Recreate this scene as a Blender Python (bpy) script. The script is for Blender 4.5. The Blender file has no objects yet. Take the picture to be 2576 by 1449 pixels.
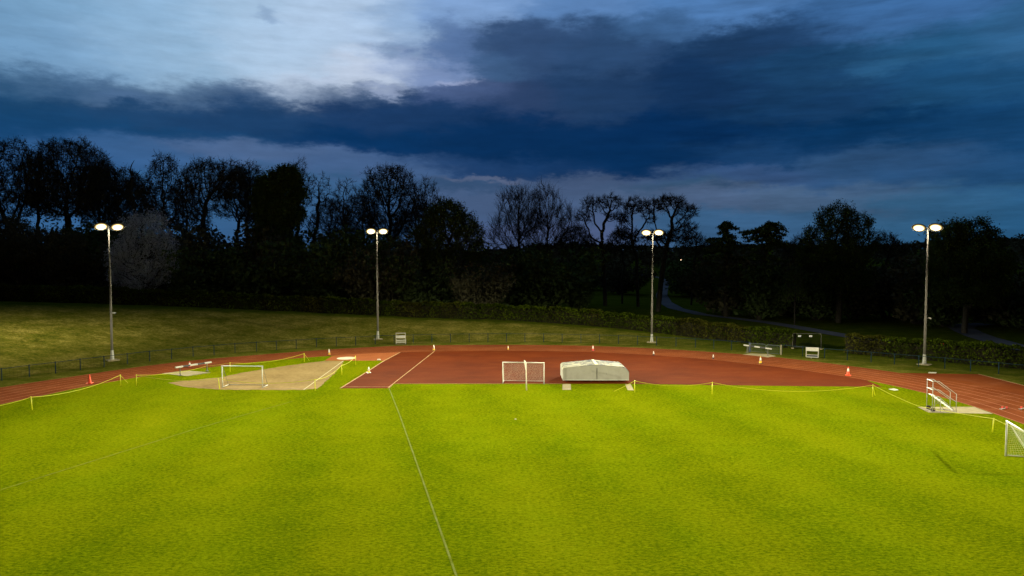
import bpy, bmesh, math, random
import numpy as np
from mathutils import Vector, Matrix
random.seed(7)
RNG = np.random.default_rng(11)
SC = bpy.context.scene
COL = SC.collection
PI = math.pi

# ------------------------------------------------------------------ survey of the place
F, CAMH, PX, PY = 1741.0, 11.5, 1288.0, 724.5       # focal length and centre of the survey photograph
PITCH = math.atan(81.5 / F)


def ray(x, y):
    u = (x - PX) / F
    v = -(y - PY) / F
    return u, math.cos(PITCH) + v * math.sin(PITCH), -math.sin(PITCH) + v * math.cos(PITCH)


def G(x, y, z=0.0):
    d = ray(x, y)
    t = (z - CAMH) / d[2]
    return (d[0] * t, d[1] * t)


def Q(c, x, y, z=0.0):                                # quarter-size notes of the four lower strips
    return G(644 * c + x / 4, 683.9 + y / 4, z)


def AT(x, y, Y):
    d = ray(x, y)
    t = Y / d[1]
    return Vector((d[0] * t, Y, CAMH + d[2] * t))


# ------------------------------------------------------------------ materials
def srgb(r, g, b):
    f = lambda c: (c / 255 / 12.92) if c / 255 <= .04045 else ((c / 255 + .055) / 1.055) ** 2.4
    return (f(r), f(g), f(b))


class NT:
    def __init__(self, tree):
        self.t = tree
        self.n = tree.nodes
        self.l = tree.links

    def new(self, typ, **kw):
        n = self.n.new(typ)
        for k, v in kw.items():
            setattr(n, k, v)
        return n

    def link(self, a, b):
        self.l.new(a, b)

    def val(self, sock, v):
        if hasattr(v, 'is_output'):
            self.link(v, sock)
        else:
            sock.default_value = v

    def math(self, op, a, b=0.0, c=None, clamp=False):
        n = self.new('ShaderNodeMath', operation=op, use_clamp=clamp)
        self.val(n.inputs[0], a)
        self.val(n.inputs[1], b)
        if c is not None:
            self.val(n.inputs[2], c)
        return n.outputs[0]

    def vec(self, op, a, b=(0, 0, 0)):
        n = self.new('ShaderNodeVectorMath', operation=op)
        self.val(n.inputs[0], a)
        if op == 'SCALE':
            self.val(n.inputs['Scale'], b)
        else:
            self.val(n.inputs[1], b)
        return n.outputs['Value'] if op in ('LENGTH', 'DISTANCE', 'DOT_PRODUCT') else n.outputs[0]

    def noise(self, vec, scale, detail=4, rough=.55, out='Fac', dist=0.0):
        n = self.new('ShaderNodeTexNoise')
        self.link(vec, n.inputs['Vector'])
        n.inputs['Scale'].default_value = scale
        n.inputs['Detail'].default_value = detail
        n.inputs['Roughness'].default_value = rough
        n.inputs['Distortion'].default_value = dist
        return n.outputs[out]

    def ramp(self, fac, stops, interp='LINEAR'):
        n = self.new('ShaderNodeValToRGB')
        n.color_ramp.interpolation = interp
        e = n.color_ramp.elements
        while len(e) > 1:
            e.remove(e[-1])
        for i, (p, c) in enumerate(stops):
            k = e[0] if i == 0 else e.new(p)
            k.position = p
            k.color = (c if len(c) == 4 else (*c, 1))
        self.link(fac, n.inputs[0])
        return n.outputs[0]

    def mix(self, fac, a, b, mode='MIX'):
        n = self.new('ShaderNodeMix', data_type='RGBA', blend_type=mode)
        self.val(n.inputs[0], fac)
        self.val(n.inputs[6], a if hasattr(a, 'is_output') else (*a[:3], 1))
        self.val(n.inputs[7], b if hasattr(b, 'is_output') else (*b[:3], 1))
        return n.outputs[2]

    def mapr(self, v, a, b, c=0.0, d=1.0, smooth=False):
        n = self.new('ShaderNodeMapRange')
        if smooth:
            n.interpolation_type = 'SMOOTHSTEP'
        self.link(v, n.inputs[0])
        for i, q in enumerate((a, b, c, d)):
            n.inputs[i + 1].default_value = q
        return n.outputs[0]

    def coords(self, sx=1, sy=1, sz=1, rz=0):
        tc = self.new('ShaderNodeTexCoord')
        m = self.new('ShaderNodeMapping')
        m.inputs['Scale'].default_value = (sx, sy, sz)
        m.inputs['Rotation'].default_value = (0, 0, rz)
        self.link(tc.outputs['Object'], m.inputs['Vector'])
        return m.outputs[0]


def material(name, base, rough=.8, spec=.3, metal=0.0, build=None, bump=None):
    """base: colour; build(nt) -> colour socket; bump(nt) -> (height socket, strength, distance)"""
    m = bpy.data.materials.new(name)
    m.use_nodes = True
    nt = NT(m.node_tree)
    b = m.node_tree.nodes['Principled BSDF']
    b.inputs['Base Color'].default_value = (*base, 1)
    b.inputs['Roughness'].default_value = rough
    b.inputs['Specular IOR Level'].default_value = spec
    b.inputs['Metallic'].default_value = metal
    if build:
        nt.link(build(nt), b.inputs['Base Color'])
    if bump:
        h, s, d = bump(nt)
        bn = nt.new('ShaderNodeBump')
        bn.inputs['Strength'].default_value = s
        bn.inputs['Distance'].default_value = d
        nt.link(h, bn.inputs['Height'])
        nt.link(bn.outputs[0], b.inputs['Normal'])
    return m


def worn(name, a, b, scale=3.0, rough=.6, metal=0.0, spec=.4):
    """paint or metal with uneven dirt"""
    def build(nt):
        c = nt.coords()
        f = nt.mapr(nt.noise(c, scale, 6, .65), .38, .68)
        return nt.mix(f, a, b)
    return material(name, a, rough, spec, metal, build)


AXIS = math.atan2(10.61 - 2.0, 59.54 - 24.36)          # the pitch lies a little off the view axis


def m_turf():
    def build(nt):
        c = nt.coords()
        n_big = nt.noise(c, .055, 4, .6)
        n_mid = nt.noise(c, .5, 5, .65)
        n_fin = nt.noise(nt.coords(4.4, 8.5, 1), 1.0, 7, .85)
        cr = nt.coords(1, 1, 1, -AXIS)
        sx = nt.new('ShaderNodeSeparateXYZ')
        nt.link(cr, sx.inputs[0])
        ph = nt.math('ADD', nt.math('MULTIPLY', sx.outputs[0], 2 * PI / 7.0), nt.math('MULTIPLY', n_mid, 1.2))
        stripe = nt.math('MULTIPLY', nt.math('SINE', ph), .5)
        v = nt.math('ADD', nt.math('MULTIPLY', nt.math('SUBTRACT', n_big, .5), .40),
                    nt.math('MULTIPLY', nt.math('SUBTRACT', n_mid, .5), .32))
        v = nt.math('ADD', v, nt.math('MULTIPLY', stripe, .10))
        v = nt.math('ADD', v, nt.math('MULTIPLY', nt.math('SUBTRACT', n_fin, .5), 2.6))
        v = nt.math('ADD', v, .5)
        col = nt.ramp(v, [(.0, (.020, .036, .0005)), (.32, (.074, .104, .0010)), (.62, (.143, .163, .0014)), (1., (.228, .226, .006))])
        tuft = nt.mapr(nt.noise(nt.coords(1.1, 2.6, 1), 2.6, 6, .85), .58, .66)
        hue = nt.mapr(nt.noise(nt.coords(1, .6, 1, .3), .16, 5, .65), .44, .62)
        col = nt.mix(nt.math('MULTIPLY', hue, .30), col, nt.mix(1.0, col, (.66, .95, .8), 'MULTIPLY'))
        return nt.mix(nt.math('MULTIPLY', tuft, .55), col, (.022, .044, .001))

    def bump(nt):
        c = nt.coords(1, 1.6, 1)
        a = nt.noise(c, 9.0, 6, .8)
        b = nt.noise(c, 1.6, 4, .7)
        h = nt.math('ADD', nt.math('MULTIPLY', a, .6), nt.math('MULTIPLY', b, .9))
        return h, 1.0, .2
    return material('turf_grass', (.09, .14, .003), 1.0, .0, 0, build, bump)


def m_rough_grass():
    def build(nt):
        c = nt.coords()
        n1 = nt.noise(nt.coords(.5, .8, 1), .6, 6, .72)
        n2 = nt.noise(nt.coords(1.5, 3.2, 1), 1.8, 7, .82)
        v = nt.math('ADD', nt.math('MULTIPLY', n1, .45), nt.math('MULTIPLY', n2, .62))
        dry = nt.ramp(v, [(.38, (.030, .046, .003)), (.47, (.094, .096, .010)), (.55, (.165, .140, .022)), (.64, (.300, .235, .058))])
        green = nt.ramp(v, [(.34, (.026, .044, .003)), (.56, (.062, .082, .005)), (.75, (.110, .120, .011))])
        at = nt.new('ShaderNodeAttribute', attribute_name='dryness')
        f = nt.math('ADD', at.outputs['Fac'], nt.math('MULTIPLY', nt.math('SUBTRACT', n1, .5), .7), clamp=True)
        return nt.mix(f, green, dry)

    def bump(nt):
        a = nt.noise(nt.coords(1, 1.8, 1), 2.2, 7, .75)
        return a, 1.0, .6
    return material('rough_grass', (.07, .08, .02), 1.0, .0, 0, build, bump)


def m_track():
    def build(nt):
        c = nt.coords()
        n1 = nt.noise(c, .22, 4, .6)
        n2 = nt.noise(c, 9.0, 6, .85)
        v = nt.math('ADD', nt.math('MULTIPLY', n1, .55), nt.math('MULTIPLY', n2, .45))
        col = nt.ramp(v, [(.3, (.088, .0165, .0026)), (.5, (.130, .028, .0048)), (.7, (.178, .045, .009))])
        sc = nt.mapr(nt.noise(nt.coords(.35, .7, 1), .7, 7, .75), .50, .74)
        return nt.mix(nt.math('MULTIPLY', sc, .5), col, (.24, .084, .032))

    def bump(nt):
        return nt.noise(nt.coords(), 14, 4, .8), .4, .02
    return material('track_rubber', (.3, .09, .04), 1.0, .03, 0, build, bump)


def m_apron():
    def build(nt):
        c = nt.coords()
        n1 = nt.noise(c, .16, 5, .6)
        n2 = nt.noise(c, 6.0, 6, .85)
        v = nt.math('ADD', nt.math('MULTIPLY', n1, .6), nt.math('MULTIPLY', n2, .4))
        col = nt.ramp(v, [(.34, (.064, .0098, .0009)), (.52, (.092, .0150, .0013)), (.68, (.122, .0225, .0026))])
        sc = nt.mapr(nt.noise(nt.coords(.5, 1.2, 1), .55, 8, .75), .50, .74)
        return nt.mix(nt.math('MULTIPLY', sc, .4), col, (.140, .036, .006))

    def bump(nt):
        return nt.noise(nt.coords(), 14, 4, .8), .4, .02
    return material('apron_rubber', (.19, .05, .022), 1.0, .03, 0, build, bump)


def speckle(name, a, b, c3, scale, rough=.9, bs=.5, bd=.03):
    def build(nt):
        c = nt.coords()
        n1 = nt.noise(c, scale, 6, .75)
        n2 = nt.noise(c, scale * .12, 4, .6)
        v = nt.math('ADD', nt.math('MULTIPLY', n1, .55), nt.math('MULTIPLY', n2, .45))
        return nt.ramp(v, [(.32, a), (.5, b), (.68, c3)])

    def bump(nt):
        return nt.noise(nt.coords(), scale, 6, .8), bs, bd
    return material(name, b, rough, .03, 0, build, bump)


def m_chalk(name, col, under, cut):
    """line marking worn through to the surface below"""
    def build(nt):
        n = nt.math('ADD', nt.math('MULTIPLY', nt.noise(nt.coords(), 1.1, 4, .7), .4), nt.math('MULTIPLY', nt.noise(nt.coords(), 9.0, 5, .8), .6))
        return nt.mix(nt.mapr(n, cut - .12, cut + .12), under, col)
    return material(name, col, 1.0, .0, 0, build)


def m_leaf(name, a, b, c3, trans=.0):
    def build(nt):
        c = nt.coords()
        n1 = nt.noise(c, .45, 4, .6)
        n2 = nt.noise(c, 3.5, 3, .7)
        v = nt.math('ADD', nt.math('MULTIPLY', n1, .55), nt.math('MULTIPLY', n2, .45))
        return nt.ramp(v, [(.35, a), (.5, b), (.66, c3)])
    return material(name, b, 1.0, .0, 0, build)


M = {}
M['turf'] = m_turf()
M['rough'] = m_rough_grass()
M['track'] = m_track()
M['apron'] = m_apron()
M['pad'] = speckle('throwing_apron_rubber', (.19, .05, .013), (.23, .065, .018), (.28, .085, .026), 5, bs=.3, bd=.01)
M['sand'] = speckle('landing_sand', (.12, .078, .026), (.20, .135, .050), (.27, .19, .08), 2.4, bs=.6, bd=.06)
M['concrete'] = speckle('pale_concrete', (.20, .165, .09), (.28, .235, .135), (.36, .31, .19), 3, bs=.2, bd=.01)
M['slab'] = speckle('white_slab', (.38, .34, .23), (.47, .43, .31), (.55, .51, .39), 4, bs=.1, bd=.01)
M['path'] = speckle('tarmac_path', (.055, .055, .06), (.085, .085, .093), (.12, .12, .13), 1.5)
M['track_line'] = m_chalk('track_line_paint', (.34, .15, .08), (.135, .03, .01), .42)
M['edge_line'] = m_chalk('runway_edge_paint', (.42, .26, .13), (.13, .03, .01), .40)
M['pitch_line'] = m_chalk('pitch_line_chalk', (.17, .19, .058), (.090, .112, .003), .50)
M['pitch_faint'] = m_chalk('pitch_line_faint', (.145, .168, .038), (.088, .112, .0018), .49)
M['sector'] = m_chalk('sector_tape', (.40, .35, .22), (.26, .19, .08), .34)
M['white'] = worn('white_paint', (.44, .42, .36), (.33, .31, .25), 4)
M['white_old'] = worn('weathered_white_paint', (.46, .43, .33), (.34, .31, .22), 5)
M['alu'] = worn('dull_aluminium', (.30, .29, .25), (.22, .21, .18), 6, .6, .2)
M['galv'] = worn('galvanised_pole', (.15, .138, .118), (.12, .11, .094), .8, .9, 0, .1)
M['pole_base'] = worn('pale_base_paint', (.36, .35, .31), (.24, .23, .19), 3)
M['head'] = worn('lamp_housing_metal', (.06, .06, .058), (.04, .04, .038), 5, .6, .2)
M['fence'] = worn('blue_green_fence_paint', (.008, .022, .036), (.012, .028, .030), 5, .9, 0, .1)
M['wire'] = worn('dark_wire_mesh', (.008, .010, .010), (.012, .013, .012), 5, .9, 0, .05)
M['gate'] = worn('grey_green_gate_metal', (.09, .115, .10), (.06, .075, .07), 5, .5)
M['wood_post'] = worn('weathered_timber', (.28, .24, .14), (.20, .17, .10), 6, .9)
M['black'] = worn('black_paint', (.018, .018, .018), (.035, .03, .028), 5)
M['rubber'] = worn('dark_rubber', (.03, .018, .02), (.05, .03, .03), 8, .85)
M['yellow'] = worn('yellow_plastic', (.46, .45, .003), (.40, .39, .004), 6, .5)
M['rope'] = worn('yellow_rope', (.40, .39, .004), (.33, .32, .006), 12, .8)
M['orange'] = worn('orange_cone_plastic', (.80, .075, .012), (.66, .06, .012), 9, .5)
M['redc'] = worn('red_cone_plastic', (.62, .055, .03), (.5, .05, .03), 9, .5)
M['amber'] = worn('amber_cone_plastic', (.72, .40, .01), (.58, .30, .01), 9, .5)
M['sleeve'] = worn('reflective_sleeve', (.78, .74, .66), (.62, .58, .5), 9, .4)
M['net'] = worn('white_net_cord', (.55, .54, .46), (.42, .41, .35), 9, .8)
M['net_frame'] = worn('dark_net_support', (.14, .13, .09), (.09, .085, .06), 9, .6)
M['tarp'] = worn('cover_sheet_metal', (.250, .240, .205), (.215, .205, .170), 1.6, .9, 0, .1)
M['ridge'] = worn('cover_ridge_strip', (.5, .43, .27), (.4, .35, .22), 4, .6)
M['bluepanel'] = worn('dark_blue_panel', (.03, .04, .075), (.045, .05, .07), 6, .6)
M['sign'] = worn('white_notice', (.75, .75, .72), (.62, .62, .6), 10, .5)
M['ink'] = worn('notice_ink', (.06, .06, .07), (.1, .1, .1), 10, .6)
M['bark'] = worn('tree_bark', (0.0323, 0.0291, 0.0226), (0.0549, 0.0485, 0.0388), 3, .95, 0, .0)
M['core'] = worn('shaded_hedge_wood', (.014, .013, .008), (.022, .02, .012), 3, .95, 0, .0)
M['twig'] = worn('tree_twigs', (0.0360, 0.0312, 0.0264), (0.0576, 0.0504, 0.0408), 3, .95, 0, .0)
M['bud'] = m_leaf('budding_foliage', (0.0432, 0.0432, 0.0259), (0.0734, 0.0691, 0.0389), (0.1166, 0.1080, 0.0562))
M['evergreen'] = m_leaf('evergreen_foliage', (0.0328, 0.0515, 0.0187), (0.0608, 0.0889, 0.0281), (0.1030, 0.1404, 0.0421))
M['leaf'] = m_leaf('spring_foliage', (0.0346, 0.0518, 0.0144), (0.0634, 0.0922, 0.0202), (0.1152, 0.1555, 0.0317))
M['blossom'] = m_leaf('blossom_foliage', (0.3680, 0.3760, 0.4320), (0.4800, 0.4960, 0.5600), (0.5920, 0.6080, 0.6720))
M['hedge'] = m_leaf('hedge_foliage', (.011, .016, .0016), (.030, .045, .003), (.062, .088, .005))
M['hedge_brown'] = m_leaf('hedge_brown_foliage', (.014, .014, .002), (.036, .036, .005), (.060, .060, .008))
M['skin'] = worn('skin', (.48, .29, .21), (.42, .25, .18), 20, .6)
M['redjacket'] = worn('red_jacket_cloth', (.70, .05, .025), (.55, .04, .02), 12, .85)
M['darkcloth'] = worn('dark_cloth', (.022, .024, .032), (.035, .036, .044), 12, .9)
M['hairb'] = worn('brown_hair', (.05, .03, .018), (.035, .02, .013), 20, .7)
M['hairg'] = worn('grey_hair', (.42, .40, .37), (.32, .31, .29), 20, .7)


def m_roof():
    def build(nt):
        n = nt.noise(nt.coords(1, 2.2, 1), 1.25, 5, .6)
        n2 = nt.noise(nt.coords(), .35, 2, .5)
        f = nt.mapr(nt.math('ADD', n, nt.math('MULTIPLY', n2, .22)), .57, .62)
        return nt.mix(f, (.27, .25, .17), (.045, .048, .055))
    return material('lichen_stained_roof', (.5, .48, .4), .8, .2, 0, build)


M['roof'] = m_roof()


def emitter(name, col, s):
    m = bpy.data.materials.new(name)
    m.use_nodes = True
    m.node_tree.nodes.clear()
    e = m.node_tree.nodes.new('ShaderNodeEmission')
    e.inputs[0].default_value = (*col, 1)
    e.inputs[1].default_value = s
    o = m.node_tree.nodes.new('ShaderNodeOutputMaterial')
    m.node_tree.links.new(e.outputs[0], o.inputs[0])
    return m


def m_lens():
    m = emitter('lamp_glass_with_halo', (1, 1, 1), 1)
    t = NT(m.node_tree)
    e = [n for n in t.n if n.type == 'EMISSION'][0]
    at = t.new('ShaderNodeAttribute', attribute_name='rim_halo')
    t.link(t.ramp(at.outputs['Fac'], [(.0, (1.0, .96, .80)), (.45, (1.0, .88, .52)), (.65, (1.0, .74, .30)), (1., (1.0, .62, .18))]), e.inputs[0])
    t.link(t.math('MULTIPLY', t.math('POWER', t.math('SUBTRACT', 1.0, at.outputs['Fac']), 3.6), 80.0), e.inputs[1])  # glare halo painted into the glass: white core fading to a dim warm rim
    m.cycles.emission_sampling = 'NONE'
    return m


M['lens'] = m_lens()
M['farlamp'] = emitter('distant_lamp_glow', (1.0, .72, .45), 2.5)


# ------------------------------------------------------------------ mesh helpers
def tag(o, label=None, cat=None, group=None, kind=None):
    if label:
        o['label'] = label
    if cat:
        o['category'] = cat
    if group:
        o['group'] = group
    if kind:
        o['kind'] = kind
    return o


def empty(name, loc=(0, 0, 0), rz=0.0):
    o = bpy.data.objects.new(name, None)
    o.empty_display_size = .3
    COL.objects.link(o)
    o.location = loc
    o.rotation_euler = (0, 0, rz)
    return o


def copy_tree(o, parent=None):
    c = o.copy()
    COL.objects.link(c)
    if parent is not None:
        c.parent = parent
    for ch in list(o.children):
        copy_tree(ch, c)
    return c


class MB:
    def __init__(self):
        self.v = []
        self.f = []

    def add(self, vs, fs):
        k = len(self.v)
        self.v += [tuple(a) for a in vs]
        self.f += [tuple(i + k for i in a) for a in fs]
        return self

    def box(self, c, s, rz=0.0, tilt=None):
        hx, hy, hz = s[0] / 2, s[1] / 2, s[2] / 2
        R = Matrix.Rotation(rz, 3, 'Z')
        if tilt:
            R = R @ Matrix.Rotation(tilt[0], 3, tilt[1])
        ps = [Vector(c) + R @ Vector((x * hx, y * hy, z * hz)) for z in (-1, 1) for y in (-1, 1) for x in (-1, 1)]
        return self.add(ps, [(0, 2, 3, 1), (4, 5, 7, 6), (0, 1, 5, 4), (2, 6, 7, 3), (0, 4, 6, 2), (1, 3, 7, 5)])

    def bar(self, a, b, w, h):
        """box beam from a to b, w wide (level), h high"""
        a, b = Vector(a), Vector(b)
        d = (b - a).normalized()
        s = d.cross(Vector((0, 0, 1)))
        s = s.normalized() if s.length > 1e-4 else Vector((1, 0, 0))
        u = s.cross(d)
        ps = []
        for p in (a, b):
            for sx, sy in ((-1, -1), (1, -1), (1, 1), (-1, 1)):
                ps.append(p + s * (sx * w / 2) + u * (sy * h / 2))
        return self.add(ps, [(0, 1, 2, 3), (7, 6, 5, 4), (0, 4, 5, 1), (1, 5, 6, 2), (2, 6, 7, 3), (3, 7, 4, 0)])

    def tube(self, a, b, r0, r1=None, n=8, caps=True):
        return self.path([a, b], [r0, r0 if r1 is None else r1], n, caps)

    def path(self, pts, rad, n=6, caps=True):
        pts = [Vector(p) for p in pts]
        if not hasattr(rad, '__len__'):
            rad = [rad] * len(pts)
        vs, fs = [], []
        ref = None
        for i, p in enumerate(pts):
            d = (pts[min(i + 1, len(pts) - 1)] - pts[max(i - 1, 0)]).normalized()
            if ref is None:
                ref = Vector((0, 0, 1)) if abs(d.z) < .9 else Vector((1, 0, 0))
            s = d.cross(ref).normalized()
            u = s.cross(d)
            ref = u
            for k in range(n):
                a = 2 * PI * k / n
                vs.append(p + (s * math.cos(a) + u * math.sin(a)) * rad[i])
        for i in range(len(pts) - 1):
            for k in range(n):
                k2 = (k + 1) % n
                fs.append((i * n + k, i * n + k2, (i + 1) * n + k2, (i + 1) * n + k))
        if caps:
            fs.append(tuple(range(n - 1, -1, -1)))
            fs.append(tuple((len(pts) - 1) * n + k for k in range(n)))
        return self.add(vs, fs)

    def lathe(self, prof, n=20, c=(0, 0, 0)):
        vs, fs = [], []
        for r, z in prof:
            for k in range(n):
                a = 2 * PI * k / n
                vs.append((c[0] + r * math.cos(a), c[1] + r * math.sin(a), c[2] + z))
        for i in range(len(prof) - 1):
            for k in range(n):
                k2 = (k + 1) % n
                fs.append((i * n + k, i * n + k2, (i + 1) * n + k2, (i + 1) * n + k))
        fs.append(tuple(range(n - 1, -1, -1)))
        fs.append(tuple((len(prof) - 1) * n + k for k in range(n)))
        return self.add(vs, fs)

    def prism(self, poly, z0, z1):
        n = len(poly)
        vs = [(p[0], p[1], z0) for p in poly] + [(p[0], p[1], z1) for p in poly]
        fs = [tuple(range(n - 1, -1, -1)), tuple(range(n, 2 * n))]
        fs += [(i, (i + 1) % n, n + (i + 1) % n, n + i) for i in range(n)]
        return self.add(vs, fs)

    def build(self, name, mat, parent=None, smooth=False, bevel=0.0):
        me = bpy.data.meshes.new(name)
        me.from_pydata(self.v, [], self.f)
        me.validate()
        me.update()
        if smooth:
            me.polygons.foreach_set('use_smooth', [True] * len(me.polygons))
        me.materials.append(mat)
        o = bpy.data.objects.new(name, me)
        COL.objects.link(o)
        if parent is not None:
            o.parent = parent
        if bevel:
            b = o.modifiers.new('bevel', 'BEVEL')
            b.width = bevel
            b.segments = 2
            b.limit_method = 'ANGLE'
        return o


def np_mesh(name, verts, quads, mat, parent=None, smooth=False, mat_index=None, mats=None):
    me = bpy.data.meshes.new(name)
    nv, nf = len(verts), len(quads)
    k = quads.shape[1]
    me.vertices.add(nv)
    me.vertices.foreach_set('co', np.asarray(verts, np.float32).ravel())
    me.loops.add(nf * k)
    me.loops.foreach_set('vertex_index', np.asarray(quads, np.int32).ravel())
    me.polygons.add(nf)
    me.polygons.foreach_set('loop_start', np.arange(0, nf * k, k, dtype=np.int32))
    if smooth:
        me.polygons.foreach_set('use_smooth', np.ones(nf, bool))
    me.materials.append(mat)
    for m in mats or []:
        me.materials.append(m)
    if mat_index is not None:
        me.polygons.foreach_set('material_index', np.asarray(mat_index, np.int32))
    me.update(calc_edges=True)
    o = bpy.data.objects.new(name, me)
    COL.objects.link(o)
    if parent is not None:
        o.parent = parent
    return o


def structure(name, o):
    o['kind'] = 'structure'
    return o


def sheet(name, poly, z, mat):
    bm = bmesh.new()
    vs = [bm.verts.new((p[0], p[1], z)) for p in poly]
    bm.faces.new(vs)
    bmesh.ops.triangulate(bm, faces=bm.faces[:])
    for f in bm.faces:
        if f.normal.z < 0:
            f.normal_flip()
    me = bpy.data.meshes.new(name)
    bm.to_mesh(me)
    bm.free()
    me.materials.append(mat)
    o = bpy.data.objects.new(name, me)
    COL.objects.link(o)
    return structure(name, o)


def strip(name, pts, w, z, mat):
    """flat marking along a polyline"""
    pts = [Vector((p[0], p[1], 0)) for p in pts]
    vs, fs = [], []
    for i, p in enumerate(pts):
        d = (pts[min(i + 1, len(pts) - 1)] - pts[max(i - 1, 0)]).normalized()
        s = Vector((d.y, -d.x, 0)) * w / 2
        vs += [(p.x + s.x, p.y + s.y, z), (p.x - s.x, p.y - s.y, z)]
    for i in range(len(pts) - 1):
        fs.append((2 * i, 2 * i + 2, 2 * i + 3, 2 * i + 1))
    m = MB()
    m.add(vs, [tuple(reversed(f)) for f in fs])
    return structure(name, m.build(name, mat))


# ------------------------------------------------------------------ curves of the ground
CEN = Vector((-1.5, 42.0))


def polar(pts):
    return sorted((math.atan2(p[1] - CEN.y, p[0] - CEN.x), math.hypot(p[0] - CEN.x, p[1] - CEN.y)) for p in pts)


def smooth_r(pts, n=181, win=9, lo=0.0, hi=PI):
    pr = polar(pts)
    th = np.linspace(lo, hi, n)
    r = np.interp(th, [a for a, _ in pr], [b for _, b in pr])
    k = win // 2
    rp = np.concatenate([np.full(k, r[0]), r, np.full(k, r[-1])])
    w = np.hanning(win + 2)[1:-1]
    w /= w.sum()
    return th, np.convolve(rp, w, 'valid')


outer_px = [(0, 0, 1165), (0, 700, 1060), (0, 1300, 970), (0, 1900, 895), (0, 2576, 838), (1, 700, 785), (1, 1400, 745), (1, 2000, 738), (1, 2576, 735),
            (2, 700, 743), (2, 1300, 765), (2, 1900, 800), (2, 2576, 852), (3, 400, 895), (3, 800, 945), (3, 1100, 985), (3, 1330, 1018)]
inner_px = [(0, 0, 1335), (0, 380, 1258), (0, 830, 1160), (0, 1620, 1025), (0, 2150, 955), (1, 0, 908), (1, 900, 835), (1, 1450, 810), (1, 1800, 798), (1, 2576, 795),
            (2, 700, 803), (2, 1300, 830), (2, 1900, 873), (2, 2576, 945), (3, 830, 1060), (3, 1500, 1200), (3, 2070, 1355), (3, 2300, 1440)]
OUT = [Q(*a) for a in outer_px] + [(40.3, 62), (42.0, 56), (42.6, 50), (42.8, 42), (-46.6, 54), (-47.6, 48), (-47.8, 42)]
INN = [Q(*a) for a in inner_px] + [(34.8, 46), (34.8, 42), (-40.2, 48), (-40.3, 42)]
TH, RO = smooth_r(OUT)
_, RI = smooth_r(INN)


def ring(r):
    return [(CEN.x + rr * math.cos(t), CEN.y + rr * math.sin(t)) for t, rr in zip(TH, r)]


def loop_line(f):
    """line across the lanes at fraction f (0 inner edge, 1 outer edge): near right -> bend -> near left"""
    b = ring(RI * (1 - f) + RO * f)
    return [(b[0][0], -60.0), (b[0][0], 10.0)] + b + [(b[-1][0], 10.0), (b[-1][0], -60.0)]


fence_px = [(0, 18, 1095), (0, 296, 1055), (0, 560, 1023), (0, 809, 988), (0, 1048, 958), (0, 1281, 928), (0, 1507, 900), (0, 1726, 878), (0, 1943, 853),
            (0, 2154, 836), (0, 2365, 815), (1, 5, 800), (1, 205, 787), (1, 405, 775), (1, 608, 760), (1, 808, 750), (1, 1003, 742), (1, 1200, 729), (1, 1390, 724), (1, 1582, 718),
            (1, 1770, 713), (1, 1957, 709), (1, 2145, 707), (1, 2334, 705), (1, 2521, 705), (2, 130, 706), (2, 318, 707), (2, 504, 710), (2, 693, 715), (2, 880, 719),
            (2, 1071, 725), (2, 1262, 733), (2, 1453, 742), (2, 1650, 752), (2, 1845, 763), (2, 2030, 775), (2, 2208, 788), (2, 2388, 802),
            (3, 138, 830), (3, 348, 850), (3, 568, 871), (3, 797, 889), (3, 1037, 911), (3, 1271, 931), (3, 1516, 953), (3, 1778, 975), (3, 2037, 1001), (3, 2320, 1028)]
FEN = [Q(*a) for a in fence_px]
_, RF = smooth_r(FEN + [(53.5, 57), (55.2, 42), (-52, 52), (-53.5, 42)], win=5)

# line of the clipped hedge and the height of the ground under it
HED = [(-112, 84, 6.4), (-90, 90, 5.9), (-70, 94.8, 5.3), (-55.8, 98.5, 4.6), (-37.8, 101.6, 3.55), (-26, 102.2, 2.95), (-14, 102.2, 2.4), (0, 102.4, 1.95), (6, 102.0, 1.6), (13, 100.4, 1.2), (19.6, 97.2, .8),
       (26.5, 92.6, .3), (34.8, 86, .0), (40, 81.2, 0), (45.4, 76.4, 0), (52.5, 69.5, 0), (62, 60, 0), (76, 46, 0)]
_hp = sorted((math.atan2(h[1] - CEN.y, h[0] - CEN.x), math.hypot(h[0] - CEN.x, h[1] - CEN.y), h[2]) for h in HED)
HT, HR, HZ = [np.array([h[i] for h in _hp]) for i in range(3)]


def height(X, Y):
    X, Y = np.asarray(X, float), np.asarray(Y, float)
    th = np.arctan2(Y - CEN.y, X - CEN.x)
    r = np.hypot(X - CEN.x, Y - CEN.y)
    thc = np.where(th < -PI / 2, th + 2 * PI, th)
    rf = np.interp(thc, TH, RF) + 1.6
    rh = np.interp(thc, HT, HR)
    zh = np.interp(thc, HT, HZ)
    zh = np.where(thc > HT[-1], HZ[-1] * np.clip(1 - (thc - HT[-1]) / 1.2, 0, 1), zh)
    t = np.clip((r - rf) / np.maximum(rh - rf, 1), 0, 1)
    s = np.clip(t / .80, 0, 1)
    prof = .5 * s + .5 * (s * s * (3 - 2 * s))
    z = zh * (.95 * prof + .05 * t)
    far = np.clip((r - rh - 20) / 120, 0, 1)
    z = z * (1 - far * far * (3 - 2 * far))
    az = np.arctan2(X, Y)
    d = np.hypot(X, Y)
    hill = np.clip((d - 480) / 900, 0, 1)
    hill = hill * hill * (3 - 2 * hill)
    hh = 15 + 9 * np.clip(az / .45, -1, 1) + 4 * np.sin(az * 23) + 3 * np.sin(az * 5 + 1.2) + 4 * np.sin(az * 13)
    z = z + np.where(Y > 0, hh * hill, 0)
    return z


def hz(x, y):
    return float(height(x, y))


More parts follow.
